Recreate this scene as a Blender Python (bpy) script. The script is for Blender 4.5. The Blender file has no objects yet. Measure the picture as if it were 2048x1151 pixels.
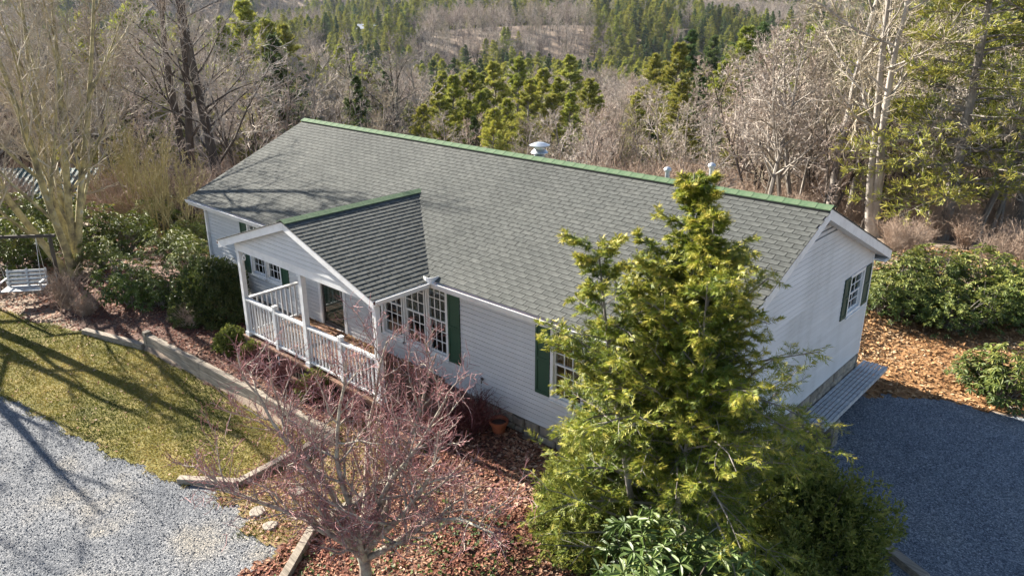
import bpy, math, random
import numpy as np
from mathutils import Matrix, Vector

rng = np.random.default_rng(11)
random.seed(11)
S = bpy.context.scene
COL = S.collection

# ------------------------------------------------------------------ camera
CAM = np.array([21.033, -10.055, 7.693]); YAW, PITCH, ROLL, FOC = -0.739, 0.356, -0.003, 0.757
FWD = np.array([math.sin(YAW)*math.cos(PITCH), math.cos(YAW)*math.cos(PITCH), -math.sin(PITCH)])
RGT = np.array([math.cos(YAW), -math.sin(YAW), 0.0]); UPV = np.cross(RGT, FWD)
_r = RGT*math.cos(ROLL)+UPV*math.sin(ROLL); _u = UPV*math.cos(ROLL)-RGT*math.sin(ROLL); RGT, UPV = _r, _u
cd = bpy.data.cameras.new('camera'); cam = bpy.data.objects.new('camera', cd); COL.objects.link(cam)
cd.sensor_width = 36; cd.lens = 36*FOC; cd.clip_start = 0.1; cd.clip_end = 9000
cam.matrix_world = Matrix(((RGT[0], UPV[0], -FWD[0], CAM[0]), (RGT[1], UPV[1], -FWD[1], CAM[1]),
                           (RGT[2], UPV[2], -FWD[2], CAM[2]), (0, 0, 0, 1)))
S.camera = cam
# ------------------------------------------------------------------ light
SUN_EL = math.radians(29.5)
SUN_AZ = np.array([-0.993, -0.115, 0.0]); SUN_AZ /= np.linalg.norm(SUN_AZ)      # towards the sun
w = bpy.data.worlds.new('World'); S.world = w; w.use_nodes = True
nt = w.node_tree; bg = nt.nodes['Background']
sky = nt.nodes.new('ShaderNodeTexSky'); sky.sky_type = 'NISHITA'; sky.sun_disc = False
sky.sun_elevation = SUN_EL; sky.sun_rotation = math.atan2(SUN_AZ[0], SUN_AZ[1]) % (2*math.pi)
sky.air_density = 1.0; sky.dust_density = 0.8; sky.ozone_density = 1.0; sky.altitude = 900
nt.links.new(sky.outputs[0], bg.inputs[0]); bg.inputs[1].default_value = 0.05
sl = bpy.data.lights.new('sun', 'SUN'); sl.energy = 5.0; sl.angle = math.radians(0.53); sl.color = (1.0, 0.93, 0.82)
so = bpy.data.objects.new('sun', sl); COL.objects.link(so)
_d = -(SUN_AZ*math.cos(SUN_EL)+np.array([0, 0, math.sin(SUN_EL)]))
so.rotation_euler = Vector(_d).to_track_quat('-Z', 'Y').to_euler(); so.location = (-30, -5, 30)
S.view_settings.view_transform = 'Standard'; S.view_settings.look = 'None'
S.view_settings.exposure = 2.15; S.view_settings.gamma = 1.0
S.render.engine = 'CYCLES'
S.cycles.max_bounces = 6; S.cycles.transparent_max_bounces = 12; S.cycles.diffuse_bounces = 3

# ------------------------------------------------------------------ materials
def new_mat(name):
    m = bpy.data.materials.new(name); m.use_nodes = True
    return m, m.node_tree.nodes, m.node_tree.links, m.node_tree.nodes['Principled BSDF']
def ramp(N, cols, pos=None):
    r = N.new('ShaderNodeValToRGB'); e = r.color_ramp.elements
    n = len(cols)
    for i, c in enumerate(cols):
        p = pos[i] if pos else i/(n-1)
        x = e[i] if i < 2 else e.new(p)
        x.position = p; x.color = (*c, 1)
    return r
def noise_mat(name, cols, scale=5, rough=.8, detail=6, bump=0, bscale=None, stretch=None, pos=None, spec=.3, coord='Object', rand=0.0, metal=0, dist=0.0):
    """colour from noise in object space, optional bump, optional per object value change"""
    m, N, L, b = new_mat(name)
    tc = N.new('ShaderNodeTexCoord'); mp = N.new('ShaderNodeMapping')
    L.new(tc.outputs[coord], mp.inputs[0])
    if stretch: mp.inputs['Scale'].default_value = stretch
    no = N.new('ShaderNodeTexNoise'); no.inputs['Scale'].default_value = scale; no.inputs['Detail'].default_value = detail
    no.inputs['Distortion'].default_value = dist; no.inputs['Roughness'].default_value = .62
    L.new(mp.outputs[0], no.inputs['Vector'])
    rp = ramp(N, cols, pos or [0.28+0.44*i/(len(cols)-1) for i in range(len(cols))])
    L.new(no.outputs['Fac'], rp.inputs[0]); out = rp.outputs[0]
    if rand:
        oi = N.new('ShaderNodeObjectInfo'); mr = N.new('ShaderNodeMapRange')
        mr.inputs[3].default_value = 1-rand; mr.inputs[4].default_value = 1+rand
        L.new(oi.outputs['Random'], mr.inputs[0])
        hs = N.new('ShaderNodeHueSaturation'); L.new(out, hs.inputs['Color']); L.new(mr.outputs[0], hs.inputs['Value']); out = hs.outputs[0]
    L.new(out, b.inputs['Base Color']); b.inputs['Roughness'].default_value = rough
    b.inputs['Specular IOR Level'].default_value = spec; b.inputs['Metallic'].default_value = metal
    if bump:
        n2 = N.new('ShaderNodeTexNoise'); n2.inputs['Scale'].default_value = bscale or scale*4; n2.inputs['Detail'].default_value = 5
        L.new(mp.outputs[0], n2.inputs['Vector'])
        bp = N.new('ShaderNodeBump'); bp.inputs['Strength'].default_value = bump; bp.inputs['Distance'].default_value = .02
        L.new(n2.outputs['Fac'], bp.inputs['Height']); L.new(bp.outputs[0], b.inputs['Normal'])
    return m
def tint_mat(name, cols, rough=.7, spec=.3, trans=0.0, rand=0.0, pos=None, grain=0, hue=0.0):
    """colour from the per-piece 'tint' attribute: every leaf, stone or shingle has its own colour"""
    m, N, L, b = new_mat(name)
    at_ = N.new('ShaderNodeAttribute'); at_.attribute_name = 'tint'
    rp = ramp(N, cols, pos); L.new(at_.outputs['Fac'], rp.inputs[0]); out = rp.outputs[0]
    if grain:
        tc = N.new('ShaderNodeTexCoord'); no = N.new('ShaderNodeTexNoise'); no.inputs['Scale'].default_value = grain; no.inputs['Detail'].default_value = 3
        L.new(tc.outputs['Object'], no.inputs['Vector'])
        mr = N.new('ShaderNodeMapRange'); mr.inputs[1].default_value = .3; mr.inputs[2].default_value = .7; mr.inputs[3].default_value = .72; mr.inputs[4].default_value = 1.28
        L.new(no.outputs['Fac'], mr.inputs[0])
        hs = N.new('ShaderNodeHueSaturation'); L.new(out, hs.inputs['Color']); L.new(mr.outputs[0], hs.inputs['Value']); out = hs.outputs[0]
    if rand:
        oi = N.new('ShaderNodeObjectInfo'); mr = N.new('ShaderNodeMapRange')
        mr.inputs[3].default_value = 1-rand; mr.inputs[4].default_value = 1+rand
        L.new(oi.outputs['Random'], mr.inputs[0])
        hs = N.new('ShaderNodeHueSaturation'); L.new(out, hs.inputs['Color']); L.new(mr.outputs[0], hs.inputs['Value']); out = hs.outputs[0]
        if hue:
            mh = N.new('ShaderNodeMapRange'); mh.inputs[3].default_value = .5-hue; mh.inputs[4].default_value = .5+hue
            wn = N.new('ShaderNodeMath'); wn.operation = 'FRACT'; ml = N.new('ShaderNodeMath'); ml.operation = 'MULTIPLY'; ml.inputs[1].default_value = 7.31
            L.new(oi.outputs['Random'], ml.inputs[0]); L.new(ml.outputs[0], wn.inputs[0]); L.new(wn.outputs[0], mh.inputs[0]); L.new(mh.outputs[0], hs.inputs['Hue'])
    L.new(out, b.inputs['Base Color']); b.inputs['Roughness'].default_value = rough; b.inputs['Specular IOR Level'].default_value = spec
    if trans:
        tr = N.new('ShaderNodeBsdfTranslucent'); L.new(out, tr.inputs['Color'])
        mx = N.new('ShaderNodeMixShader'); mx.inputs[0].default_value = trans
        L.new(b.outputs[0], mx.inputs[1]); L.new(tr.outputs[0], mx.inputs[2])
        L.new(mx.outputs[0], N['Material Output'].inputs['Surface'])
    return m
M = {}
M['siding'] = noise_mat('vinyl_siding', [(.43,.44,.445), (.535,.545,.55), (.57,.578,.582)], 1.3, .5, 5, stretch=(.5, .5, 1), rand=.03, coord='Object')
M['siding_gable'] = noise_mat('vinyl_siding_mildewed', [(.34,.345,.33), (.535,.54,.54), (.60,.605,.61)], 1.1, .55, 7, stretch=(1, .45, 1), rand=.05, pos=[.30,.47,.62])
M['sheath'] = noise_mat('wall_lining', [(.36,.34,.31), (.42,.40,.37)], 2, .9)
M['trim'] = noise_mat('white_trim', [(.55,.55,.54), (.70,.70,.69), (.74,.74,.73)], 3, .45, 5, rand=.03)
M['oldwhite'] = noise_mat('old_white_paint', [(.20,.21,.22), (.42,.43,.44), (.58,.58,.57)], 7, .7, 8, bump=.3, rand=.1)
M['shutter'] = noise_mat('green_shutter', [(.022,.060,.036), (.032,.080,.048)], 2, .5, 4)
M['shutter_g'] = noise_mat('faded_green_shutter', [(.030,.062,.048), (.045,.085,.065)], 2, .55, 4)
M['ridge'] = noise_mat('green_ridge_cap', [(.045,.085,.042), (.072,.118,.060), (.11,.15,.085)], 9, .9, 8, bump=.3, bscale=80, rand=.03)
M['metal'] = noise_mat('galvanised_metal', [(.42,.44,.46), (.60,.62,.64)], 6, .38, 4, metal=.75)
M['pvc'] = noise_mat('grey_vent_pipe', [(.50,.52,.55), (.62,.64,.66)], 4, .5)
M['interior'] = noise_mat('dim_interior', [(.06,.055,.05), (.10,.09,.08)], 1, .9)
M['blind'] = noise_mat('window_blind', [(.50,.48,.43), (.58,.56,.50)], 2, .7)
M['curtain'] = noise_mat('tan_curtain', [(.30,.20,.07), (.42,.30,.12)], 2, .9, stretch=(14, 14, .5))
M['deck'] = noise_mat('brown_deck_board', [(.10,.055,.035), (.17,.095,.06), (.24,.15,.10)], 4, .8, 6, stretch=(1, 4, 1), rand=.12)
M['redwood'] = noise_mat('brown_step_wood', [(.14,.07,.045), (.24,.13,.085), (.30,.18,.12)], 4, .8, 6, stretch=(.5, 6, 6), rand=.1)
M['timber'] = noise_mat('weathered_timber', [(.10,.085,.065), (.23,.195,.155), (.33,.29,.235)], 5, .9, 8, bump=.4, bscale=14, stretch=(.35, 5, 5), rand=.1)
M['frame_wood'] = noise_mat('dark_old_post', [(.045,.038,.03), (.09,.075,.06)], 6, .9, 6, bump=.3)
M['mortar'] = noise_mat('stone_mortar', [(.14,.13,.12), (.20,.19,.17)], 20, .95, 5)
M['stone'] = noise_mat('field_stone', [(.12,.11,.10), (.24,.21,.17), (.34,.29,.23)], 5, .85, 7, bump=.4, bscale=22, rand=.35)
M['terracotta'] = noise_mat('terracotta', [(.26,.075,.035), (.34,.11,.055)], 8, .8, 5)
M['soil'] = noise_mat('potting_soil', [(.04,.025,.02), (.09,.05,.04)], 30, .95, 5, bump=.6)
M['guttermuck'] = noise_mat('gutter_leaf_litter', [(.05,.025,.02), (.16,.06,.04)], 25, .95, 5, bump=.6)
M['greenroof'] = noise_mat('green_metal_roof', [(.045,.085,.075), (.075,.13,.115)], 2, .6, 4)
M['shedwall'] = noise_mat('grey_shed_board', [(.15,.15,.17), (.22,.22,.25)], 3, .85, 5, stretch=(1, 1, .3))
M['farroof'] = noise_mat('far_house_roof', [(.35,.37,.42), (.45,.47,.52)], 2, .7)
M['forestfloor'] = noise_mat('leaf_covered_ground', [(.12,.09,.068), (.22,.168,.125), (.33,.25,.18)], .35, .95, 10, bump=.6, bscale=6)
M['bed'] = noise_mat('mulch_bed_soil', [(.050,.028,.020), (.10,.055,.040), (.19,.11,.08)], 6, .95, 8, bump=.8, bscale=30)
M['path'] = noise_mat('mossy_path_soil', [(.085,.060,.025), (.17,.125,.05), (.24,.18,.09)], 3, .95, 8, bump=.6, bscale=30)
M['lawn'] = noise_mat('mossy_lawn_soil', [(.075,.075,.020), (.155,.135,.034), (.27,.205,.085)], 1.2, .95, 9, bump=.7, bscale=40)
M['gravel'] = noise_mat('crushed_gravel_bed', [(.085,.092,.10), (.135,.14,.145), (.20,.19,.168)], .9, .92, 12, bump=.9, bscale=45)
M['gravel_d'] = noise_mat('shade_blue_gravel_bed', [(.05,.064,.085), (.09,.108,.132), (.15,.168,.19)], 14, .92, 10, bump=.9, bscale=45)
M['leafground'] = noise_mat('oak_leaf_ground', [(.11,.055,.025), (.24,.125,.052), (.38,.23,.11)], 5, .95, 9, bump=.8, bscale=26)
def gravel_mat(name, cols, mott, scale=46):
    m, N, L, b = new_mat(name)
    tc = N.new('ShaderNodeTexCoord'); vo = N.new('ShaderNodeTexVoronoi'); vo.inputs['Scale'].default_value = scale; L.new(tc.outputs['Object'], vo.inputs['Vector'])
    sp = N.new('ShaderNodeSeparateColor'); L.new(vo.outputs['Color'], sp.inputs[0]); rp = ramp(N, cols); L.new(sp.outputs[0], rp.inputs[0])
    no = N.new('ShaderNodeTexNoise'); no.inputs['Scale'].default_value = .9; no.inputs['Detail'].default_value = 6; L.new(tc.outputs['Object'], no.inputs['Vector'])
    r2 = ramp(N, mott, [.32, .52, .70]); L.new(no.outputs['Fac'], r2.inputs[0])
    mx = N.new('ShaderNodeMix'); mx.data_type = 'RGBA'; mx.blend_type = 'MULTIPLY'; mx.inputs[0].default_value = 1.0; L.new(rp.outputs[0], mx.inputs[6]); L.new(r2.outputs[0], mx.inputs[7])
    L.new(mx.outputs[2], b.inputs['Base Color']); b.inputs['Roughness'].default_value = .9; b.inputs['Specular IOR Level'].default_value = .25
    bp = N.new('ShaderNodeBump'); bp.inputs['Strength'].default_value = .9; bp.inputs['Distance'].default_value = .012; bp.invert = True; L.new(vo.outputs['Distance'], bp.inputs['Height']); L.new(bp.outputs[0], b.inputs['Normal'])
    return m
M['gravel'] = gravel_mat('crushed_gravel_bed', [(.07,.076,.085), (.15,.155,.165), (.21,.212,.215), (.36,.352,.34)], [(.50,.53,.58), (.72,.735,.76), (.92,.85,.74)])
M['gravel_d'] = gravel_mat('shade_blue_gravel_bed', [(.045,.055,.070), (.10,.115,.138), (.16,.178,.20), (.30,.32,.34)], [(.75,.78,.82), (1.0,1.0,1.0), (1.1,1.06,1.0)])  # drive gravel: the blue skylight of the house shade is mixed into the colour
M['shingle'] = tint_mat('asphalt_shingle', [(.059,.062,.058), (.077,.080,.074), (.096,.098,.090)], .93, .15, grain=14)
M['pebble'] = tint_mat('gravel_stones', [(.038,.046,.056), (.09,.098,.108), (.148,.152,.158), (.34,.332,.318)], .85, .3)
M['pebble_d'] = tint_mat('shade_blue_gravel_stones', [(.045,.057,.073), (.10,.118,.142), (.16,.18,.205), (.36,.375,.39)], .85, .3)  # drive stones, tinted blue to carry the skylit shade
M['grass'] = tint_mat('winter_grass', [(.050,.066,.012), (.12,.122,.020), (.225,.185,.034), (.36,.275,.10)], .8, .2, trans=.3)
M['leaf'] = tint_mat('dry_leaves', [(.11,.042,.030), (.26,.105,.070), (.38,.21,.13), (.52,.38,.28)], .8, .2, trans=.2)
M['leaf_o'] = tint_mat('orange_oak_leaves', [(.15,.075,.032), (.28,.15,.064), (.41,.25,.12), (.54,.40,.25)], .8, .2, trans=.2)
M['groundcover'] = tint_mat('ground_cover_leaves', [(.03,.06,.012), (.09,.13,.02)], .6, .3, trans=.2)
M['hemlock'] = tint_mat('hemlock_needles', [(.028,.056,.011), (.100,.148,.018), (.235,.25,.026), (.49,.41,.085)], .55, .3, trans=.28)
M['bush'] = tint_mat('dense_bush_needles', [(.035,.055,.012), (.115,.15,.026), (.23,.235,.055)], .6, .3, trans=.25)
M['boxwood'] = tint_mat('boxwood_leaves', [(.016,.034,.010), (.045,.072,.018), (.11,.12,.030)], .5, .4, trans=.2)
M['darkleaf'] = tint_mat('dark_shade_leaves', [(.012,.028,.010), (.035,.065,.018), (.08,.11,.028)], .45, .4, trans=.15)
M['rhodo'] = tint_mat('rhododendron_leaves', [(.026,.048,.011), (.070,.102,.019), (.14,.162,.030), (.29,.265,.055)], .55, .25, trans=.18, rand=.15)
M['rhodo_near'] = tint_mat('large_rhododendron_leaves', [(.022,.048,.012), (.055,.095,.020), (.10,.15,.032), (.17,.20,.05)], .5, .35, trans=.15)
M['pine_a'] = tint_mat('white_pine_needles', [(.075,.108,.022), (.19,.225,.040), (.35,.35,.062), (.48,.43,.12)], .6, .3, trans=.25, rand=.2, hue=.015)
M['pine_b'] = tint_mat('dark_pine_needles', [(.032,.065,.026), (.080,.13,.045), (.17,.215,.062)], .6, .3, trans=.2, rand=.28, hue=.015)
M['bark_grey'] = noise_mat('grey_bark', [(.10,.088,.075), (.20,.178,.152), (.34,.31,.275)], 3, .9, 8, bump=.6, bscale=9, stretch=(1, 1, .35), rand=.2)
M['bark_pale'] = noise_mat('pale_grey_bark', [(.16,.14,.12), (.30,.27,.235), (.46,.42,.37)], 3, .9, 8, bump=.6, bscale=9, stretch=(1, 1, .35))
M['bark_dark'] = noise_mat('dark_bark', [(.035,.028,.024), (.075,.060,.050), (.14,.12,.10)], 3, .9, 8, bump=.8, bscale=7, stretch=(1, 1, .25), rand=.1)
M['bark_lichen'] = noise_mat('lichen_bark', [(.09,.075,.055), (.21,.18,.10), (.36,.31,.15), (.30,.29,.24)], 3.5, .9, 8, bump=.6, bscale=16, pos=[.3,.45,.58,.7])
M['bark_dog'] = noise_mat('dogwood_bark', [(.13,.10,.085), (.27,.22,.18), (.36,.34,.26), (.42,.39,.35)], 9, .85, 8, bump=.5, bscale=40, pos=[.3,.45,.58,.7])
M['twig_grey'] = noise_mat('grey_brown_twigs', [(.26,.22,.185), (.42,.365,.31), (.56,.50,.43)], .8, .9, rand=.25)
M['twig_red'] = noise_mat('russet_twigs', [(.25,.195,.16), (.38,.31,.26), (.50,.42,.36)], .8, .9, rand=.22)
M['twig_tan'] = noise_mat('tan_twigs', [(.19,.16,.115), (.31,.265,.195), (.43,.38,.295)], .8, .9, rand=.2)
M['twig_lichen'] = noise_mat('lichen_twigs', [(.14,.115,.065), (.27,.23,.11), (.37,.32,.17)], 1.2, .9)
M['twig_dog'] = noise_mat('mauve_twigs', [(.17,.055,.055), (.28,.115,.115), (.38,.21,.20)], 3, .7)
M['twig_mid'] = noise_mat('tan_mauve_branchlets', [(.17,.115,.10), (.31,.235,.215), (.44,.37,.34)], 5, .8)
M['twig_barb'] = noise_mat('dark_red_twigs', [(.055,.018,.020), (.13,.04,.04), (.21,.09,.075)], 4, .8)
M['brush'] = noise_mat('brown_brush', [(.19,.135,.10), (.32,.24,.18), (.44,.35,.27)], .7, .9, rand=.25)
def glass_mat():
    m, N, L, b = new_mat('window_glass')
    N.remove(b); t = N.new('ShaderNodeBsdfTransparent'); t.inputs[0].default_value = (.82, .86, .88, 1)
    g = N.new('ShaderNodeBsdfGlossy'); g.inputs['Roughness'].default_value = .02
    lw = N.new('ShaderNodeLayerWeight'); lw.inputs[0].default_value = .5; pw = N.new('ShaderNodeMath'); pw.operation = 'POWER'; pw.inputs[1].default_value = 4.0; L.new(lw.outputs['Facing'], pw.inputs[0])
    f = N.new('ShaderNodeMapRange'); f.inputs[3].default_value = .045; f.inputs[4].default_value = .75; L.new(pw.outputs[0], f.inputs[0])
    mx = N.new('ShaderNodeMixShader'); L.new(f.outputs[0], mx.inputs[0]); L.new(t.outputs[0], mx.inputs[1]); L.new(g.outputs[0], mx.inputs[2])
    L.new(mx.outputs[0], N['Material Output'].inputs['Surface']); return m
M['glass'] = glass_mat()

# ------------------------------------------------------------------ mesh helpers
ORG = {}
def org(o): return ORG.get(o.name, np.zeros(3)) if o else np.zeros(3)
def mesh(name, V, F, mat, smooth=False, tint=None):
    V = np.asarray(V, float)
    me = bpy.data.meshes.new(name)
    if isinstance(F, np.ndarray):
        k = F.shape[1]; n = len(F)
        me.vertices.add(len(V)); me.vertices.foreach_set('co', V.astype(np.float32).ravel())
        me.loops.add(n*k); me.loops.foreach_set('vertex_index', F.astype(np.int32).ravel())
        me.polygons.add(n); me.polygons.foreach_set('loop_start', np.arange(0, n*k, k, dtype=np.int32))
        me.update(calc_edges=True)
    else:
        me.from_pydata([tuple(v) for v in V], [], F); me.update()
    if tint is not None:
        a = me.attributes.new('tint', 'FLOAT', 'POINT'); a.data.foreach_set('value', np.asarray(tint, np.float32))
    me.polygons.foreach_set('use_smooth', np.full(len(me.polygons), bool(smooth)))
    me.materials.append(M[mat] if isinstance(mat, str) else mat)
    return me
def link(name, me, loc, parent=None, kind=None):
    o = bpy.data.objects.new(name, me); COL.objects.link(o)
    loc = np.asarray(loc, float); ORG[o.name] = loc
    o.location = loc-org(parent)
    if parent: o.parent = parent
    if kind: o['kind'] = kind
    return o
def mk(name, V, F, mat, parent=None, smooth=False, tint=None, kind=None, origin=None):
    """V in world coordinates; the object's origin goes to the bottom centre of its box"""
    V = np.asarray(V, float)
    if origin is None:
        lo, hi = V.min(0), V.max(0); origin = np.array([(lo[0]+hi[0])/2, (lo[1]+hi[1])/2, lo[2]])
    return link(name, mesh(name, V-origin, F, mat, smooth, tint), origin, parent, kind)
def tag(o, label, cat=None, group=None):
    o['label'] = label
    if cat: o['category'] = cat
    if group: o['group'] = group
    return o
def empty(name, loc, label, cat, group=None):
    o = link(name, None, loc); o.empty_display_size = .2
    return tag(o, label, cat, group)
def sub_empty(name, loc, parent): return link(name, None, loc, parent)
BOXF = [(0,3,2,1), (4,5,6,7), (0,1,5,4), (1,2,6,5), (2,3,7,6), (3,0,4,7)]
class MB:
    def __init__(s): s.v = []; s.f = []; s.t = []
    def add(s, V, F):
        b = len(s.v); s.v += [tuple(map(float, v)) for v in V]; s.f += [tuple(i+b for i in f) for f in F]; return s
    def hexa(s, V): return s.add(V, BOXF)
    def box(s, x0, x1, y0, y1, z0, z1):
        return s.hexa([(x0,y0,z0),(x1,y0,z0),(x1,y1,z0),(x0,y1,z0),(x0,y0,z1),(x1,y0,z1),(x1,y1,z1),(x0,y1,z1)])
    def beam(s, a, b, w, h, up=(0,0,1)):
        a, b, up = map(lambda q: np.asarray(q, float), (a, b, up)); d = b-a; d /= np.linalg.norm(d)
        sd = np.cross(d, up); sd /= np.linalg.norm(sd); u = np.cross(sd, d)
        c = [(-1,-1), (1,-1), (1,1), (-1,1)]
        return s.hexa([a+sd*i*w/2+u*j*h/2 for i, j in c]+[b+sd*i*w/2+u*j*h/2 for i, j in c])
    def lathe(s, cx, cy, prof, k=20):
        V = [(cx+r*math.cos(2*math.pi*i/k), cy+r*math.sin(2*math.pi*i/k), z) for r, z in prof for i in range(k)]
        n = len(prof)
        F = [(j*k+i, j*k+(i+1) % k, (j+1)*k+(i+1) % k, (j+1)*k+i) for j in range(n-1) for i in range(k)]
        F += [tuple(range(k-1, -1, -1)), tuple((n-1)*k+i for i in range(k))]
        return s.add(V, F)
    def tube(s, pts, r, k=8):
        P = np.asarray(pts, float)[None]; V, F = tubes(P, np.full((1, P.shape[1]), r), k); return s.add(V, [tuple(f) for f in F])
    def mk(s, name, mat, parent=None, **kw): return mk(name, s.v, s.f, mat, parent, **kw)

def unit(a): return a/np.maximum(np.linalg.norm(a, axis=-1, keepdims=True), 1e-9)
def perp(d):
    a = np.where(np.abs(d[..., 2:3]) < .9, np.array([0, 0, 1.]), np.array([1., 0, 0]))
    e = unit(np.cross(d, a)); return e, np.cross(d, e)
def tubes(P, R, k):
    N, m, _ = P.shape
    T = np.empty_like(P); T[:, 1:-1] = P[:, 2:]-P[:, :-2]; T[:, 0] = P[:, 1]-P[:, 0]; T[:, -1] = P[:, -1]-P[:, -2]; T = unit(T)
    e1, _ = perp(T[:, 0]); e1 = np.repeat(e1[:, None], m, 1); e1 = unit(e1-(e1*T).sum(-1, keepdims=True)*T); e2 = np.cross(T, e1)
    a = np.arange(k)*2*np.pi/k
    V = P[:, :, None]+R[:, :, None, None]*(np.cos(a)[None, None, :, None]*e1[:, :, None]+np.sin(a)[None, None, :, None]*e2[:, :, None])
    i = np.arange(k); j = (i+1) % k
    f = np.stack([i, j, j+k, i+k], -1)                                  # one band
    f = (f[None]+(np.arange(m-1)*k)[:, None, None]).reshape(-1, 4)
    F = (f[None]+(np.arange(N)*m*k)[:, None, None]).reshape(-1, 4)
    return V.reshape(-1, 3), F
def ribbons(P, R):
    N, m, _ = P.shape; T = unit(P[:, -1]-P[:, 0]); e = unit(np.cross(T, rng.normal(0, 1, (N, 3))))
    V = np.stack([P+e[:, None]*R[..., None]*1.25, P-e[:, None]*R[..., None]*1.25], 2)
    f = np.array([(2*i, 2*i+1, 2*i+3, 2*i+2) for i in range(m-1)])
    return V.reshape(-1, 3), (f[None]+(np.arange(N)*m*2)[:, None, None]).reshape(-1, 4)
def join(parts):
    V, F, b = [], [], 0
    for v, f in parts: V.append(v); F.append(f+b); b += len(v)
    return np.concatenate(V), np.concatenate(F)
def sm(a, b, x): t = np.clip((x-a)/(b-a), 0, 1); return t*t*(3-2*t)

# ------------------------------------------------------------------ terrain
ZU = ([-4000, 0, 24, 30, 38, 50, 65, 100, 150, 250, 350, 500, 700, 1000, 1500, 3500], [-.8, -.8, -.8, -1.5, -3.0, -5.4, -8, -13, -19, -29, -29, -17, 8, 55, 130, 260])
H0 = np.array([math.sin(YAW), math.cos(YAW)]); R0 = np.array([math.cos(YAW), -math.sin(YAW)])
def uv(x, y): return (x-CAM[0])*H0[0]+(y-CAM[1])*H0[1], (x-CAM[0])*R0[0]+(y-CAM[1])*R0[1]
def h(x, y):
    x = np.asarray(x, float); y = np.asarray(y, float); u, v = uv(x, y)
    c = np.interp(x, [-3, 1.6, 1.8, 9.3, 9.6, 11, 16], [-2.5, -2.8, -2.8, -2.45, -2.6, -2.6, -2.8])
    wd = np.interp(x, [-3, 1.2, 1.8, 9.2, 9.7, 11, 16], [2, .5, .06, .06, .6, 1.8, 2.3])
    z = -.80+.40*sm(c-wd, c+wd, y)
    t = sm(13.6, 16.3, x); z = z*(1-t)+(-1.02)*t
    z = z+.02*np.sin(x*1.7+y)*np.sin(y*1.3-x*.4)
    zf = np.interp(u, *ZU)
    A = np.clip((u-70)*.035, 0, 16)
    zf = zf+A*(np.sin(x*.011+1.3)*np.cos(y*.009+.4)+.5*np.sin(x*.027-y*.021+2.1))+np.clip((u-34)*.02, 0, .6)*np.sin(x*.23)*np.cos(y*.19)
    b = sm(21.5, 30, u)
    return z*(1-b)+zf*b
def ray(px, py):
    F = FOC*2048
    d = FWD+RGT*(px-1024)/F-UPV*(py-575.5)/F
    return d/np.linalg.norm(d)
def at(px, py):
    """ground point under a pixel of the photograph (2048 wide)"""
    d = ray(px, py); t = 1.0
    for _ in range(4000):
        p = CAM+d*t
        g = p[2]-h(p[0], p[1])
        if g < .01: break
        t += max(.01, g*.6)
    return np.array([p[0], p[1], float(h(p[0], p[1]))])
def at_u(px, u):
    """ground point at forward distance u in the column px"""
    v = 0
    for _ in range(6):
        x, y = CAM[:2]+H0*u+R0*v; z = float(h(x, y))
        v = (px-1024)/(FOC*2048)*(u*math.cos(PITCH)+(CAM[2]-z)*math.sin(PITCH))
    x, y = CAM[:2]+H0*u+R0*v
    return np.array([x, y, float(h(x, y))])
def top_h(u, py):
    """height above datum of something at distance u whose top shows at row py"""
    return CAM[2]-u*math.tan(PITCH+math.atan((py-575.5)/(FOC*2048)))

def axis_lines(a, b, step, far):
    c = list(np.arange(a, b+1e-6, step)); s = step
    lo, hi = [], []; p = a; q = b; s1 = s2 = step
    while p > -far: s1 *= 1.16; p -= s1; lo.append(p)
    while q < far: s2 *= 1.16; q += s2; hi.append(q)
    return np.array(lo[::-1]+c+hi)
GX = axis_lines(-14, 27, .22, 3000); GY = axis_lines(-12, 17, .22, 3000)
xx, yy = np.meshgrid(GX, GY); zz = h(xx, yy)
nx, ny = len(GX), len(GY)
idx = np.arange(nx*ny).reshape(ny, nx)
F = np.stack([idx[:-1, :-1], idx[:-1, 1:], idx[1:, 1:], idx[1:, :-1]], -1).reshape(-1, 4)
mk('ground', np.stack([xx, yy, zz], -1).reshape(-1, 3), F, 'forestfloor', kind='structure', smooth=True, origin=np.zeros(3))

def inside(px, py, poly):
    r = np.zeros(px.shape, bool); n = len(poly); j = n-1
    for i in range(n):
        xi, yi = poly[i]; xj, yj = poly[j]
        c = ((yi > py) != (yj > py)) & (px < (xj-xi)*(py-yi)/(yj-yi+1e-12)+xi)
        r ^= c; j = i
    return r
def wob(x, y, a=.10):
    return (x+a*(np.sin(y*5.1+x*2.2)+.6*np.sin(y*13+1.7)+.35*np.sin(x*23+y*29)), y+a*(np.sin(x*4.7-y*1.9)+.6*np.sin(x*12.3+.6)+.35*np.sin(y*27-x*21)))
def patch(name, poly, cell, off, mat, a=.1):
    P = np.array(poly); lo = P.min(0)-.3; hi = P.max(0)+.3
    gx = np.arange(lo[0], hi[0], cell); gy = np.arange(lo[1], hi[1], cell)
    X, Y = np.meshgrid(gx, gy); cx, cy = X[:-1, :-1]+cell/2, Y[:-1, :-1]+cell/2
    wx, wy = wob(cx, cy, a); keep = inside(wx, wy, poly)
    id_ = np.arange(X.size).reshape(X.shape)
    F = np.stack([id_[:-1, :-1], id_[:-1, 1:], id_[1:, 1:], id_[1:, :-1]], -1)[keep]
    used = np.unique(F); mp = np.full(X.size, -1); mp[used] = np.arange(len(used))
    V = np.stack([X.ravel(), Y.ravel(), h(X, Y).ravel()+off], -1)[used]
    return mk(name, V, mp[F], mat, kind='structure', smooth=True)
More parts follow.
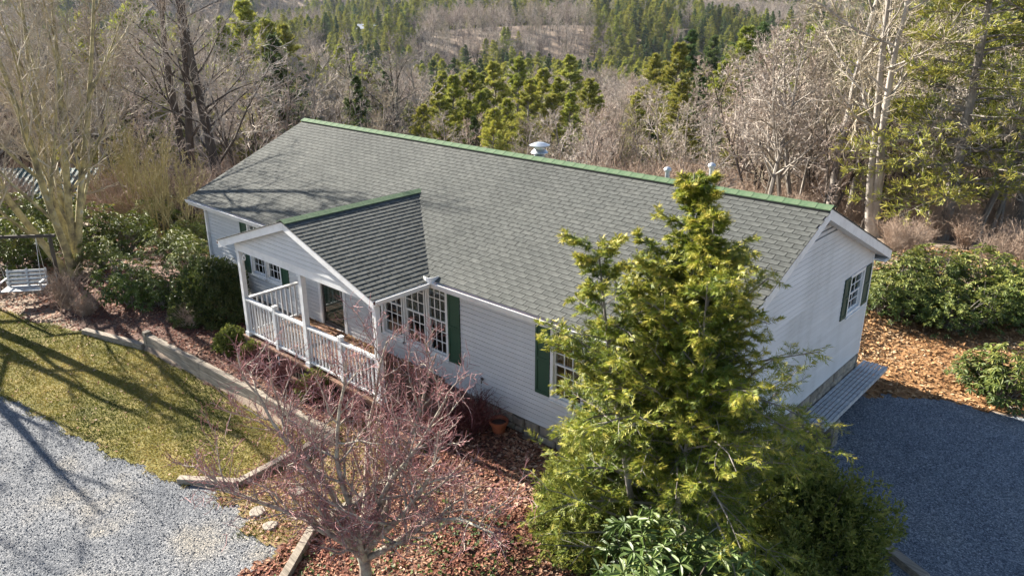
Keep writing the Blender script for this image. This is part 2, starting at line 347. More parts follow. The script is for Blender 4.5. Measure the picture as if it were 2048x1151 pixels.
def scatter(poly, n, a=.1):
    P = np.array(poly); lo = P.min(0); hi = P.max(0); out = np.zeros((0, 2))
    while len(out) < n:
        q = lo+(hi-lo)*rng.random((n*2, 2)); wx, wy = wob(q[:, 0], q[:, 1], a); out = np.concatenate([out, q[inside(wx, wy, poly)]])
    return out[:n]
LAWN = [(-9, -7.2), (1.5, -6.25), (5.7, -5.65), (8.15, -5.15), (8.95, -4.4), (8.95, -2.6), (1.8, -2.92), (-.4, -3.5), (-3.2, -4.4), (-9, -5.0)]
GRAV = [(-14, -7.9), (1.5, -6.2), (5.7, -5.6), (8.15, -5.1), (9.1, -4.65), (10.3, -4.75), (11.75, -5.1), (13.2, -6.6), (15, -12), (-14, -14)]
PATH = [(8.85, -4.75), (8.9, -2.3), (9.3, -1.3), (11.0, -1.1), (11.2, -3.8), (11.2, -4.3), (11.8, -5.2), (10.3, -4.95)]
BEDL = [(-4.5, -3.6), (-.5, -3.5), (1.8, -2.85), (8.9, -2.5), (9.4, -1.2), (9.4, 0), (0, 0), (-1.5, .6), (-5, -.5)]
BEDR = [(11.1, -5.2), (11.1, -.9), (9.4, -.9), (9.4, 0), (15.9, 0), (16.8, -2), (15.8, -7), (12.6, -6.2)]
DRIVE = [(16.05, -6), (16.1, 7.2), (17.2, 8.2), (18.6, 8.6), (21, 8.5), (27, 7.5), (27, -6)]
LEAFR = [(11, 7.4), (16.3, 7.4), (17.4, 8.3), (19, 8.7), (22, 8.6), (27, 7.8), (27, 16), (18, 15), (12, 13)]
patch('lawn', LAWN, .055, .020, 'lawn', .045)
patch('gravel_parking', GRAV, .11, .012, 'gravel', .05)
patch('garden_path', PATH, .07, .026, 'path')
patch('planting_bed', BEDL, .07, .030, 'bed')
patch('planting_bed', BEDR, .07, .033, 'bed')
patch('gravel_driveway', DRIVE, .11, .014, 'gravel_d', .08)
patch('leafy_ground', LEAFR, .11, .018, 'leafground')

# scattered stuff on the ground: stones, blades, leaves ------------------------
OCT_F = np.array([(0,1,4), (1,2,4), (2,3,4), (3,0,4)])
def pebbles(name, pts, r0, r1, mat, label, off):
    pts = pts+rng.normal(0, .05, pts.shape); n = len(pts); r = r0+(r1-r0)*rng.random(n)**2.2
    base = np.array([(1,0,-.25), (0,1,-.25), (-1,0,-.25), (0,-1,-.25), (0,0,.75)], float)
    V = base[None]*(.65+.7*rng.random((n, 5, 1)))*r[:, None, None]
    a = rng.random(n)*6.28; c, s = np.cos(a), np.sin(a)
    V = np.stack([V[..., 0]*c[:, None]-V[..., 1]*s[:, None], V[..., 0]*s[:, None]+V[..., 1]*c[:, None], V[..., 2]+V[..., 0]*(rng.random((n, 1))-.5)*.8], -1)
    V += np.concatenate([pts, (h(pts[:, 0], pts[:, 1])+off)[:, None]], 1)[:, None]
    F = (OCT_F[None]+(np.arange(n)*5)[:, None, None]).reshape(-1, 3)
    o = mk(name, V.reshape(-1, 3), F, mat, kind='stuff', tint=np.repeat(np.clip(rng.normal(.55, .20, n), .18, 1), 5))
    return tag(o, label, 'gravel')
pebbles('gravel_stones', scatter([(-3, -7.4), (1.5, -6.2), (5.7, -5.6), (8.15, -5.1), (10.3, -4.8), (11.7, -5.15), (12.4, -6.2), (8, -9.4), (0, -10.2), (-4, -9.5)], 54000, .14), .008, .024, 'pebble', 'sunlit pale grey crushed gravel of the parking area beside the lawn', .010)
pebbles('gravel_stones', scatter([(16.2, 0), (16.3, 7.2), (17.4, 8.1), (18.8, 8.5), (22, 8.4), (22, 1.5)], 15000, .14), .012, .034, 'pebble_d', 'driveway gravel below the gable wall with the blue of shade in its colour', .012)
def leaves(name, pts, size, mat, label, cat, off, tmu=.5, tsd=.24, curl=.5, tilt=.35):
    n = len(pts); s = size*(.35+1.25*rng.random(n)**1.5)
    a = rng.random(n)*6.28; d = np.stack([np.cos(a), np.sin(a), rng.normal(0, tilt, n)], -1); d = unit(d)
    e = unit(np.cross(np.stack([rng.normal(0, tilt, n), rng.normal(0, tilt, n), np.ones(n)], -1), d)); nn = np.cross(d, e)
    c = np.concatenate([pts, (h(pts[:, 0], pts[:, 1])+off+rng.random(n)*size*.5)[:, None]], 1)
    k = s[:, None]; cu = (curl*rng.random(n))[:, None]
    V = np.stack([c-d*k*.55, c+e*k*.33+nn*k*cu*.5, c+d*k*.55+nn*k*cu*.3, c-e*k*.33+nn*k*cu*.5], 1).reshape(-1, 3)
    b = np.arange(n)[:, None]*4
    F = np.concatenate([b+np.array([[0, 1, 2]]), b+np.array([[0, 2, 3]])])
    o = mk(name, V, F, mat, kind='stuff', tint=np.repeat(np.clip(rng.normal(tmu, tsd, n)+.16*np.sin(pts[:, 0]*2.1+1.3*np.sin(pts[:, 1]*1.7))+.10*np.sin(pts[:, 1]*5.3+pts[:, 0]*3.9), 0, 1), 4))
    return tag(o, label, cat)
leaves('fallen_leaves', scatter([(11.2, -5.6), (11.25, -.9), (9.6, -.9), (9.6, -.1), (15.8, -.1), (16.4, -2), (15.4, -6.4), (12.6, -6)], 34000), .062, 'leaf', 'red brown fallen leaves over the bed below the right half of the facade', 'leaves', .035, .5, .24)
leaves('fallen_leaves', scatter([(-4, -3.5), (1.8, -2.8), (8.9, -2.45), (9.3, -1.75), (4.6, -1.75), (4.5, -.1), (-.5, -.1), (-4.5, -.8)], 16000), .055, 'leaf', 'dark red brown fallen leaves in the bed between porch and long timber wall', 'leaves', .03, .32, .25)
leaves('fallen_leaves', scatter([(9.0, -4.8), (9.0, -2.2), (9.5, -1.7), (11.0, -1.7), (11.1, -4.3), (11.6, -5.1)], 2400), .05, 'leaf', 'scattered tan fallen leaves on the mossy path between the timbers', 'leaves', .03, .6, .2)
leaves('fallen_leaves', scatter(LEAFR, 30000), .085, 'leaf_o', 'sunlit orange oak leaves covering the ground behind the driveway', 'leaves', .025, .52, .24)
leaves('fallen_leaves', scatter(LAWN, 900), .045, 'leaf', 'few dry leaves dotted over the mossy lawn', 'leaves', .03, .7, .2)
leaves('fallen_leaves', scatter([(-10, -5.2), (-3.2, -4.4), (-.4, -3.5), (-4, -3.3), (-4.8, -.6), (-1.5, .5), (-3, 3), (-13, 2), (-13, -3)], 15000), .07, 'leaf', 'brown leaf carpet under the swing and the lichen covered tree', 'leaves', .02, .5, .22)
leaves('fallen_leaves', scatter([(11, 13), (18, 15), (26, 16), (24, 22), (10, 21), (6, 15)], 14000), .10, 'leaf_o', 'brown leaf carpet under the pines behind the rhododendron row', 'leaves', .02, .42, .22)
leaves('ground_cover', scatter([(11.6, -5), (12.2, -2.2), (15.2, -2.0), (15.6, -4), (13.5, -5.8)], 1600, .9), .06, 'groundcover', 'small green ground cover plants showing between red brown leaves', 'ground cover', .06, .5, .3)
def blades(name, pts, hgt, mat, label, off):
    pts = pts+rng.normal(0, .06, pts.shape); n = len(pts); a = rng.random(n)*6.28; hh = hgt*(.5+rng.random(n))
    c = np.concatenate([pts, (h(pts[:, 0], pts[:, 1])+off)[:, None]], 1)
    sd = np.stack([np.cos(a), np.sin(a), np.zeros(n)], -1)*.009
    tp = np.stack([rng.normal(0, .7, n), rng.normal(0, .7, n), np.ones(n)], -1)*hh[:, None]
    V = np.stack([c-sd, c+sd, c+tp], 1).reshape(-1, 3); F = np.arange(n*3).reshape(-1, 3)
    big = .5+.24*np.sin(pts[:, 0]*.9+np.sin(pts[:, 1]*2.1))+.18*np.sin(pts[:, 1]*2.7+pts[:, 0]*1.3)+.14*np.sin(pts[:, 0]*6.1+pts[:, 1]*4.3)*np.sin(pts[:, 1]*7.7-pts[:, 0]*2.9)
    o = mk(name, V, F, mat, kind='stuff', tint=np.repeat(np.clip(big+rng.normal(0, .17, n), 0, 1), 3))
    return tag(o, label, 'grass')
blades('grass', scatter(LAWN, 90000), .032, 'grass', 'short yellow green winter grass of the lawn', .018)
blades('grass', scatter(PATH, 7000, .3), .045, 'grass', 'thin mossy grass tufts growing on the garden path', .024)

# ------------------------------------------------------------------ the house
L_, W_, H_, RISE, OV, GO = 15.94, 7.46, 2.60, 1.586, .341, .261
PS = RISE/(W_/2); RY = W_/2; RZ = H_+RISE; WTOP = 2.36; EXP = .1016
house = empty('ranch_house', (8, 3.7, -.45), 'long white ranch house with grey shingle roof, green ridge and front porch', 'house')
Tf = lambda s, n, z: (s, -n, z)                 # front wall: s = x, n = outward
Tg = lambda s, n, z: (L_+n, s, z)               # right gable wall: s = y
Tb = lambda s, n, z: (s, W_+n, z)
Tl = lambda s, n, z: (-n, s, z)
def hexT(mb, T, s0, s1, n0, n1, z0, z1):
    mb.hexa([T(s0,n0,z0), T(s1,n0,z0), T(s1,n1,z0), T(s0,n1,z0), T(s0,n0,z1), T(s1,n0,z1), T(s1,n1,z1), T(s0,n1,z1)])
# openings: (s0, s1, z0, z1)
OPF = [(2.32, 2.98, .74, 2.14), (3.06, 3.72, .74, 2.14), (5.50, 6.46, .12, 2.16), (7.95, 8.62, .62, 2.14), (8.70, 9.37, .62, 2.14), (9.45, 10.04, .62, 2.14), (12.90, 13.58, .72, 2.10)]
OPG = [(6.17, 6.92, 1.33, 2.17)]
def gable_top(s): return H_+PS*min(s, W_-s)-.07
def build_wall(T, length, ops, gable, mat, z_low=0.0, mir=False):
    core = MB()
    xs = sorted({0.0, length, *[q for o in ops for q in o[:2]]})
    for a, b in zip(xs[:-1], xs[1:]):
        hit = [o for o in ops if o[0] < (a+b)/2 < o[1]]
        if not hit: hexT(core, T, a, b, -.12, -.001, z_low, WTOP)
        else:
            o = hit[0]; hexT(core, T, a, b, -.12, -.001, z_low, o[2]); hexT(core, T, a, b, -.12, -.001, o[3], WTOP)
    if gable:
        core.add([T(0,-.12,WTOP), T(length,-.12,WTOP), T(length/2,-.12,gable_top(length/2)), T(0,-.001,WTOP), T(length,-.001,WTOP), T(length/2,-.001,gable_top(length/2))],
                 [(0,2,1), (3,4,5), (0,1,4,3), (1,2,5,4), (2,0,3,5)])
    wall = core.mk('wall', 'sheath', house)
    z = z_low; top = gable_top(length/2) if gable else WTOP
    while z < top-.02:
        z1 = min(z+EXP, top)
        def lim(zz):
            if not gable or zz <= H_-.07: return 0.0, length
            q = (zz-H_+.07)/PS; return q, length-q
        # cut by openings in z first, then in s
        cuts = sorted({z, z1, *[q for o in ops for q in o[2:] if z < q < z1]})
        for za, zb in zip(cuts[:-1], cuts[1:]):
            segs = [(0.0, length)]
            for o in ops:
                if o[2] < (za+zb)/2 < o[3]:
                    segs = [p for s0, s1 in segs for p in ((s0, min(s1, o[0])), (max(s0, o[1]), s1)) if p[1]-p[0] > .01]
            louv = gable and z > 3.42
            if zb == z1 and z1 < top: zb -= .040 if louv else .014
            if zb-za < .004: continue
            la, lb = lim(za), lim(zb)
            dp = .05 if louv else .024
            na, nb = dp-.012*(za-z)/EXP, dp-.012*(zb-z)/EXP
            for s0, s1 in segs:
                a0, a1, b0, b1 = max(s0, la[0]), min(s1, la[1]), max(s0, lb[0]), min(s1, lb[1])
                if b1 < b0: b0 = b1 = (b0+b1)/2
                mb = MB(); mb.hexa([T(a0,0,za), T(a1,0,za), T(a1,na,za), T(a0,na,za), T(b0,0,zb), T(b1,0,zb), T(b1,nb,zb), T(b0,nb,zb)])
                mb.mk('siding_board', mat, wall)
        z = z1
    return wall
build_wall(Tf, L_, OPF, False, 'siding')
build_wall(Tg, W_, OPG, True, 'siding_gable')
build_wall(Tb, L_, [], False, 'siding')
build_wall(Tl, W_, [], True, 'siding')
m = MB(); m.box(.14, L_-.14, .14, W_-.14, -.02, .03); m.mk('interior_floor', 'interior', house)
m = MB(); m.box(.14, L_-.14, 3.2, 3.3, .03, 2.3); m.mk('interior_wall', 'interior', house)
m = MB(); m.box(.14, L_-.14, .14, W_-.14, 2.37, 2.39); m.mk('interior_ceiling', 'interior', house)
# corner trims
for (x, y, a, b) in ((-.022, -.022, .085, .085), (L_-.063, -.022, .085, .085), (L_-.063, W_-.063, .085, .085), (-.022, W_-.063, .085, .085)):
    m = MB(); m.box(x, x+a, y, y+b, -.015, WTOP+.05); m.mk('corner_trim', 'trim', house)

def window(T, o, cols, rows, blind=None, curtain=None):
    s0, s1, z0, z1 = o
    fr = MB(); w_ = .055
    for a, b, c, d in ((s0-w_, s0+.012, z0-w_, z1+w_), (s1-.012, s1+w_, z0-w_, z1+w_)): hexT(fr, T, a, b, -.09, .034, c, d)
    for c, d in ((z0-w_, z0+.012), (z1-.012, z1+w_)): hexT(fr, T, s0+.012, s1-.012, -.09, .034, c, d)
    win = fr.mk('window', 'trim', house)
    sill = MB(); hexT(sill, T, s0-.07, s1+.07, -.02, .06, z0-w_-.03, z0-w_-.002); sill.mk('sill', 'trim', win)
    zm = (z0+z1)/2
    for k, (a, b, n) in enumerate(((z0+.012, zm+.018, -.035), (zm-.018, z1-.012, -.012))):
        sash = MB(); r = .032
        hexT(sash, T, s0+.012, s0+.012+r, n-.02, n+.005, a, b); hexT(sash, T, s1-.012-r, s1-.012, n-.02, n+.005, a, b)
        hexT(sash, T, s0+.012+r, s1-.012-r, n-.02, n+.005, a, a+r); hexT(sash, T, s0+.012+r, s1-.012-r, n-.02, n+.005, b-r, b)
        sash.mk('sash', 'trim', win)
        x0, x1, y0, y1 = s0+.012+r, s1-.012-r, a+r, b-r
        mu = MB(); q = .009
        for i in range(1, cols):
            x = x0+(x1-x0)*i/cols; hexT(mu, T, x-q, x+q, n-.012, n+.002, y0, y1)
        for j in range(1, rows):
            y = y0+(y1-y0)*j/rows; hexT(mu, T, x0, x1, n-.0118, n+.0018, y-q, y+q)
        mu.mk('muntin_grid', 'trim', win)
        for i in range(cols):
            for j in range(rows):
                p = MB(); hexT(p, T, x0+(x1-x0)*i/cols, x0+(x1-x0)*(i+1)/cols-.001, n-.008, n-.005, y0+(y1-y0)*j/rows, y0+(y1-y0)*(j+1)/rows-.001)
                p.mk('pane', 'glass', win)
    if blind:
        zb = z0+(z1-z0)*(1-blind); z = z1-.03; b = MB()
        while z > zb:
            b.hexa([T(s0+.02,-.085,z), T(s1-.02,-.085,z), T(s1-.02,-.105,z-.018), T(s0+.02,-.105,z-.018), T(s0+.02,-.085,z+.002), T(s1-.02,-.085,z+.002), T(s1-.02,-.105,z-.016), T(s0+.02,-.105,z-.016)]); z -= .026
        b.mk('blind', 'blind', win)
    if curtain:
        c = MB(); n = 26
        for i in range(n):
            a, b_ = s0+(s1-s0)*i/n, s0+(s1-s0)*(i+1)/n; o1 = -.14-.02*(i % 2)
            hexT(c, T, a, b_, o1-.006, o1, z0+(z1-z0)*(1-curtain), z1)
        c.mk('curtain', 'curtain', win)
def shutter(T, s0, s1, z0, z1, mat='shutter'):
    m = MB(); w_ = .05
    hexT(m, T, s0, s0+w_, .018, .045, z0, z1); hexT(m, T, s1-w_, s1, .018, .045, z0, z1)
    zm = z0+(z1-z0)*.48
    for a, b in ((z0, z0+.07), (zm, zm+.06), (z1-.06, z1)): hexT(m, T, s0+w_, s1-w_, .018, .0445, a, b)
    sh = m.mk('shutter', mat, house)
    for a, b in ((z0+.07, zm), (zm+.06, z1-.06)):
        p = MB(); hexT(p, T, s0+w_, s1-w_, .018, .030, a, b); p.mk('panel', mat, sh)
for o in OPF[:2]: window(Tf, o, 3, 3, .5)
for o, bl in zip(OPF[3:6], (.3, .55, .62)): window(Tf, o, 3, 3, bl)
window(Tf, OPF[6], 3, 3, None, .55)
window(Tg, OPG[0], 2, 2, None, None)
for a, b, c, d in ((1.93, 2.25, .68, 2.18), (3.79, 4.12, .68, 2.18), (7.53, 7.87, .57, 2.18), (10.11, 10.46, .57, 2.18), (12.49, 12.83, .70, 2.15), (13.65, 13.99, .70, 2.15)): shutter(Tf, a, b, c, d)
for a, b in ((5.79, 6.10), (6.99, 7.34)): shutter(Tg, a, b, 1.29, 2.21, 'shutter_g')
# front door with glass storm door
s0, s1, z0, z1 = OPF[2]
m = MB()
for a, b, c, d in ((s0-.07, s0+.03, z0, z1+.07), (s1-.03, s1+.07, z0, z1+.07), (s0+.03, s1-.03, z1-.03, z1+.07)): hexT(m, Tf, a, b, -.1, .036, c, d)
door = m.mk('door', 'trim', house)
m = MB(); hexT(m, Tf, s0+.03, s1-.03, -.075, -.04, z0, z1-.03); m.mk('door_leaf', 'shutter', door)
m = MB(); hexT(m, Tf, s0+.08, s1-.08, -.022, -.016, z0+.1, z1-.1); m.mk('storm_glass', 'glass', door)
m = MB()
for a, b, c, d in ((s0+.03, s0+.08, z0, z1-.03), (s1-.08, s1-.03, z0, z1-.03), (s0+.08, s1-.08, z0, z0+.1), (s0+.08, s1-.08, z1-.1, z1-.03)): hexT(m, Tf, a, b, -.035, -.005, c, d)
m.mk('storm_frame', 'interior', door)
m = MB(); m.beam((s1-.1, -.03, 1.05), (s1-.1, -.03, 1.2), .02, .03, up=(0, 1, 0)); m.mk('handle', 'metal', door)
m = MB(); hexT(m, Tf, s0-.02, s1+.02, .017, .36, z0-.05, z0-.003); m.mk('threshold', 'redwood', door)
# porch light, hose tap and outlet on the facade
m = MB(); m.lathe(4.75, -.09, [(.02, 1.55), (.05, 1.57), (.06, 1.72), (.03, 1.80)], 10); m.box(4.73, 4.77, -.08, .0, 1.66, 1.70); m.mk('porch_light', 'interior', house)
m = MB(); m.box(10.98, 11.04, -.05, 0, .42, .50); m.mk('outlet_cover', 'pvc', house)
m = MB(); m.tube([(11.10, .01, .47), (11.10, -.07, .47), (11.10, -.09, .40)], .012); m.lathe(11.10, -.07, [(.03, .50), (.03, .515)], 8); m.mk('hose_tap', 'interior', house)

# foundation of field stone
fo = MB(); fo.box(.03, L_-.03, .03, W_-.03, -1.6, -.02); found = fo.mk('foundation', 'mortar', house)
def stones(T, s0, s1, zt, zb):
    z = zt
    while z > zb+.05:
        hh = random.uniform(.15, .27); zl = max(z-hh, zb); s = s0
        while s < s1-.08:
            wd = random.uniform(.2, .5); e = min(s+wd, s1); j = lambda q=.022: random.uniform(-q, q)
            d = random.uniform(.0, .03)
            out = [(s+.012+j(.01), zl+.012+j()), (s+(e-s)*.5, zl+.012+j(.03)), (e-.012+j(.01), zl+.012+j()), (e-.012+j(.02), (z+zl)/2), (e-.012+j(.01), min(z-.012+j(), zt)), (s+(e-s)*.45, min(z-.012+j(.03), zt)), (s+.012+j(.01), min(z-.012+j(), zt)), (s+.012+j(.02), (z+zl)/2)]
            cx, cz = sum(p[0] for p in out)/8, sum(p[1] for p in out)/8
            V = [T(a, -.035, b) for a, b in out]+[T(a, -.005+d*.4, b) for a, b in out]+[T(cx+(a-cx)*.8, .012+d, cz+(b-cz)*.8) for a, b in out]
            F = [tuple(range(16, 24))]+[(i, (i+1) % 8, 8+(i+1) % 8, 8+i) for i in range(8)]+[(8+i, 8+(i+1) % 8, 16+(i+1) % 8, 16+i) for i in range(8)]
            mk('stone', V, F, 'stone', found)
            s = e
        z = zl
stones(Tf, 9.9, L_, -.025, -.85)
stones(Tg, 0.0, W_, -.025, -1.05)
m = MB(); m.box(-.01, 9.9, -.004, .03, -.62, -.022); m.mk('foundation_skirt', 'mortar', found)

# ---------------- roof
def plane_f(x, y, d=0): return (x, y, H_+PS*y+d)
def plane_r(x, y, d=0): return (x, y, H_+PS*(W_-y)+d)
X0, X1 = -GO, L_+GO
rf = MB()
t_ = .035
rf.hexa([plane_f(X0,-OV,-t_-.012), plane_f(X1,-OV,-t_-.012), plane_f(X1,RY,-t_-.012), plane_f(X0,RY,-t_-.012), plane_f(X0,-OV,-.012), plane_f(X1,-OV,-.012), plane_f(X1,RY,-.012), plane_f(X0,RY,-.012)])
rf.hexa([plane_r(X0,RY,-t_-.012), plane_r(X1,RY,-t_-.012), plane_r(X1,W_+OV,-t_-.012), plane_r(X0,W_+OV,-t_-.012), plane_r(X0,RY,-.012), plane_r(X1,RY,-.012), plane_r(X1,W_+OV,-.012), plane_r(X0,W_+OV,-.012)])
roof = rf.mk('roof', 'guttermuck', house)
# porch gable roof
PX, PYF, PZ, PB, PE = 7.096, -1.816, 3.416, 2.89, 2.44
PSL = (PZ-PE)/PB
def pp(side, dx, y, d=0): return (PX+side*dx, y, PZ-PSL*dx+d)
def yv(dx): return (PZ-PSL*dx-H_)/PS
pr = MB()
for sd in (-1, 1):
    a = [pp(sd,0,PYF,-.05), pp(sd,PB,PYF,-.05), pp(sd,PB,yv(PB)+.3,-.05), pp(sd,0,yv(0)+.1,-.05)]
    b = [pp(sd,0,PYF,-.012), pp(sd,PB,PYF,-.012), pp(sd,PB,yv(PB)+.3,-.012), pp(sd,0,yv(0)+.1,-.012)]
    if sd < 0: a, b = a[::-1], b[::-1]
    pr.hexa(a+b)
proof = pr.mk('porch_roof', 'guttermuck', house)
# shingles: each a wedge tab; the ones that show largest are objects of their own
SH_E, SH_W, SH_T = .127, .305, .011
sl_len = math.hypot(1, PS)
tabs = []     # (8 corners, tint, where)
def tab(fn, a0, a1, t0, t1, tint, where, lift=SH_T):
    """fn(a, t, d): a along the course, t up the slope, d normal lift"""
    j = random.uniform(-.003, .003)
    V = [fn(a0,t0+j,-.006), fn(a1,t0+j,-.006), fn(a1,t1,-.012), fn(a0,t1,-.012), fn(a0,t0+j,lift), fn(a1,t0+j,lift), fn(a1,t1,-.002), fn(a0,t1,-.002)]
    tabs.append((np.array(V), tint, where))
ff = lambda a, t, d: plane_f(a, -OV-.03+t/sl_len, d*sl_len)
nrow = int((RY+OV+.03)*sl_len/SH_E)+1
def stain(x, t):   # old algae streaks run down the slope
    return .10*math.sin(x*1.1+.6)+.07*math.sin(x*2.9+2)+.05*math.sin(x*7.3)+.05*math.sin(t*2.2+x*.8)
for r in range(nrow):
    off = (r % 2)*SH_W*.5+random.uniform(-.012, .012); x = X0-.02-off
    rowv = random.gauss(0, .05)
    while x < X1+.02:
        a, b = max(x, X0-.02), min(x+SH_W-.013, X1+.02)
        t0 = r*SH_E; t1 = min(t0+SH_E+.03, (RY+OV+.03)*sl_len-.01)
        if b-a > .03: tab(ff, a, b, t0, t1, .5+rowv+random.gauss(0, .09)+stain((a+b)/2, t0), 'front')
        x += SH_W
pl = math.hypot(1, PSL)
for sd in (-1, 1):
    fp = lambda a, t, d, sd=sd: pp(sd, PB+.03-t/pl, a, d*pl)
    n = int((PB+.03)*pl/SH_E)+1
    for r in range(n):
        t0 = r*SH_E; t1 = min(t0+SH_E+.03, (PB+.03)*pl-.01); dx = PB+.03-t0/pl
        y = PYF-.03-(r % 2)*SH_W*.5-random.uniform(0, .05); ye = yv(dx)+.10
        while y < ye:
            a, b = max(y, PYF-.03), min(y+SH_W-.013, ye)
            if b-a > .03:
                valley = max(0, 1-(yv(dx)-(a+b)/2)/.75)  # porch tabs get darker towards the valley
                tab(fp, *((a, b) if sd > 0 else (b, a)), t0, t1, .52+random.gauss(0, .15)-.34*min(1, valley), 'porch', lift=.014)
            y += SH_W
rowsr = 36; fr_ = lambda a, t, d: plane_r(a, W_+OV+.03-t/sl_len, d*sl_len)
for r in range(nrow):
    t0 = r*SH_E; t1 = min(t0+SH_E+.03, (RY+OV+.03)*sl_len-.01); x = X0-.02-(r % 2)*SH_W*.5
    while x < X1+.02:
        a, b = max(x, X0-.02), min(x+SH_W-.013, X1+.02)
        if b-a > .03: tab(fr_, b, a, t0, t1, .5+random.gauss(0, .15), 'rear')
        x += SH_W
def show(tb):
    c = tb[0].mean(0); d = np.linalg.norm(c-CAM)
    if tb[2] == 'rear': return 99
    # tabs behind the tall evergreen or under the porch roof show nothing
    if tb[2] == 'front' and abs(c[0]-PX) < PB and c[1] < yv(abs(c[0]-PX)): return 98
    q = c-CAM; px = 1024+FOC*2048*(q@RGT)/(q@FWD)
    py = 575-FOC*2048*(q@UPV)/(q@FWD)
    if 1140 < px < 1540 and py > 420+abs(px-1390)*.9: return 97
    return d
order = sorted(range(len(tabs)), key=lambda i: show(tabs[i]))
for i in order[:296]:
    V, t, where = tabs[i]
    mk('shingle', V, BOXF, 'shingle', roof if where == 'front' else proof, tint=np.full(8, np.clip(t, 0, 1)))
for where, par in (('front', roof), ('porch', proof), ('rear', roof)):
    sel = [tabs[i] for i in order[296:] if tabs[i][2] == where]
    V = np.concatenate([s[0] for s in sel]); F = (np.array(BOXF)[None]+(np.arange(len(sel))*8)[:, None, None]).reshape(-1, 4)
    mk('shingle_courses', V, F, 'shingle', par, tint=np.repeat(np.clip([s[1] for s in sel], 0, 1), 8), kind='stuff')
# green ridge caps, lapping
def cap(par, c0, c1, sidev, drop, wdt, up=.03):
    c0, c1, sidev = map(np.array, (c0, c1, sidev)); mb = MB()
    for sgn in (-1, 1):
        e = sidev*sgn*wdt-np.array([0, 0, drop])
        q = [c0, c1, c1+e, c0+e]; zl = [up-.005, up+.0, up+.0, up-.005]
        lo = [p+np.array([0, 0, z-.014]) for p, z in zip(q, zl)]; hi = [p+np.array([0, 0, z]) for p, z in zip(q, zl)]
        if sgn > 0: lo, hi = lo[::-1], hi[::-1]
        mb.hexa(lo+hi)
    mb.mk('ridge_cap', 'ridge', par)
n = 54
for i in range(n):
    a, b = X0-.03+(X1-X0+.06)*i/n, X0-.03+(X1-X0+.06)*(i+1)/n+.02
    cap(roof, (a, RY, RZ+.012), (min(b, X1+.03), RY, RZ+.012), (0, 1, 0), .15*PS, .15, .052)
n = 13
for i in range(n):
    a, b = PYF-.035+(yv(0)+.08-PYF)*i/n, PYF-.035+(yv(0)+.08-PYF)*(i+1)/n+.02
    cap(proof, (PX, b, PZ+.012), (PX, a, PZ+.012), (1, 0, 0), .16*PSL, .16, .03)
m = MB(); m.box(X0+.02, X1-.02, RY-.132, RY+.132, RZ-.09, RZ-.018); m.mk('ridge_vent_shade', 'interior', roof)  # vent strip, coloured dark to paint the shade below the caps
# fascia, rake boards and soffits
ez = H_-PS*OV
m = MB(); m.box(X0, X1, W_+OV-.02, W_+OV, ez-.21, ez-.05); m.mk('fascia', 'trim', house)
m = MB(); m.box(X0, X1, -OV+.002, -OV+.022, ez-.20, ez-.05); m.mk('fascia', 'trim', house)
for x in (X0-.004, X1-.021):
    for y0, y1, fn in ((-OV-.01, RY, plane_f), (RY, W_+OV+.01, plane_r)):
        m = MB(); m.hexa([fn(x,y0,-.21), fn(x+.025,y0,-.21), fn(x+.025,y1,-.21), fn(x,y1,-.21), fn(x,y0,-.014), fn(x+.025,y0,-.014), fn(x+.025,y1,-.014), fn(x,y1,-.014)])
        m.mk('rake_board', 'trim', house)
for x0, x1 in ((X0+.021, -.02), (L_+.02, X1-.021)):
    for y0, y1, fn in ((-OV+.025, RY-.002, plane_f), (RY+.002, W_+OV-.025, plane_r)):
        m = MB(); m.hexa([fn(x0,y0,-.20), fn(x1,y0,-.20), fn(x1,y1,-.20), fn(x0,y1,-.20), fn(x0,y0,-.185), fn(x1,y0,-.185), fn(x1,y1,-.185), fn(x0,y1,-.185)])
        m.mk('rake_soffit', 'trim', house)
m = MB(); m.box(X0+.025, X1-.025, -OV+.023, -.0185, ez-.19, ez-.175); m.mk('soffit', 'trim', house)
m = MB(); m.box(X0+.025, X1-.025, W_+.0185, W_+OV-.021, ez-.19, ez-.175); m.mk('soffit', 'trim', house)
for x0, x1 in ((X1-.26, X1-.002), (X0+.002, X0+.26)):      # boxed eave returns at the rear and front corners
    for a, b in ((W_+.019, W_+OV-.022), (-OV+.024, -.019)):
        m = MB(); m.box(x0, x1, a, b, ez-.215, ez-.192); m.mk('eave_return', 'trim', house)
# gutters
def gutter(p0, p1, outw, name='gutter'):
    p0, p1, o = map(lambda q: np.array(q, float), (p0, p1, outw))
    prof = [(0, 0), (0, -.105), (.065, -.105), (.085, -.06), (.095, -.015), (.105, -.015), (.105, -.003), (.088, -.003), (.078, -.06), (.06, -.096), (.008, -.096), (.008, 0)]
    V = [p+o*a+np.array([0, 0, b]) for p in (p0, p1) for a, b in prof]; k = len(prof)
    F = [(i, (i+1) % k, k+(i+1) % k, k+i) for i in range(k)]+[tuple(range(k))[::-1], tuple(range(k, 2*k))]
    g = mk(name, V, F, 'trim', house)
    mb = MB(); mb.hexa([p0+o*.01+np.array([0,0,-.08]), p1+o*.01+np.array([0,0,-.08]), p1+o*.075+np.array([0,0,-.08]), p0+o*.075+np.array([0,0,-.08]),
                        p0+o*.01+np.array([0,0,-.035]), p1+o*.01+np.array([0,0,-.035]), p1+o*.08+np.array([0,0,-.035]), p0+o*.08+np.array([0,0,-.035])])
    mb.mk('gutter_litter', 'guttermuck', g); return g
gutter((X0, -OV-.001, ez-.03), (PX-PB-.02, -OV-.001, ez-.03), (0, -1, 0))
gutter((PX+PB+.01, -OV-.001, ez-.03), (X1, -OV-.001, ez-.03), (0, -1, 0))
gutter((PX+PB+.001, PYF, PE-.02), (PX+PB+.001, -OV-.1, PE-.02), (1, 0, 0))
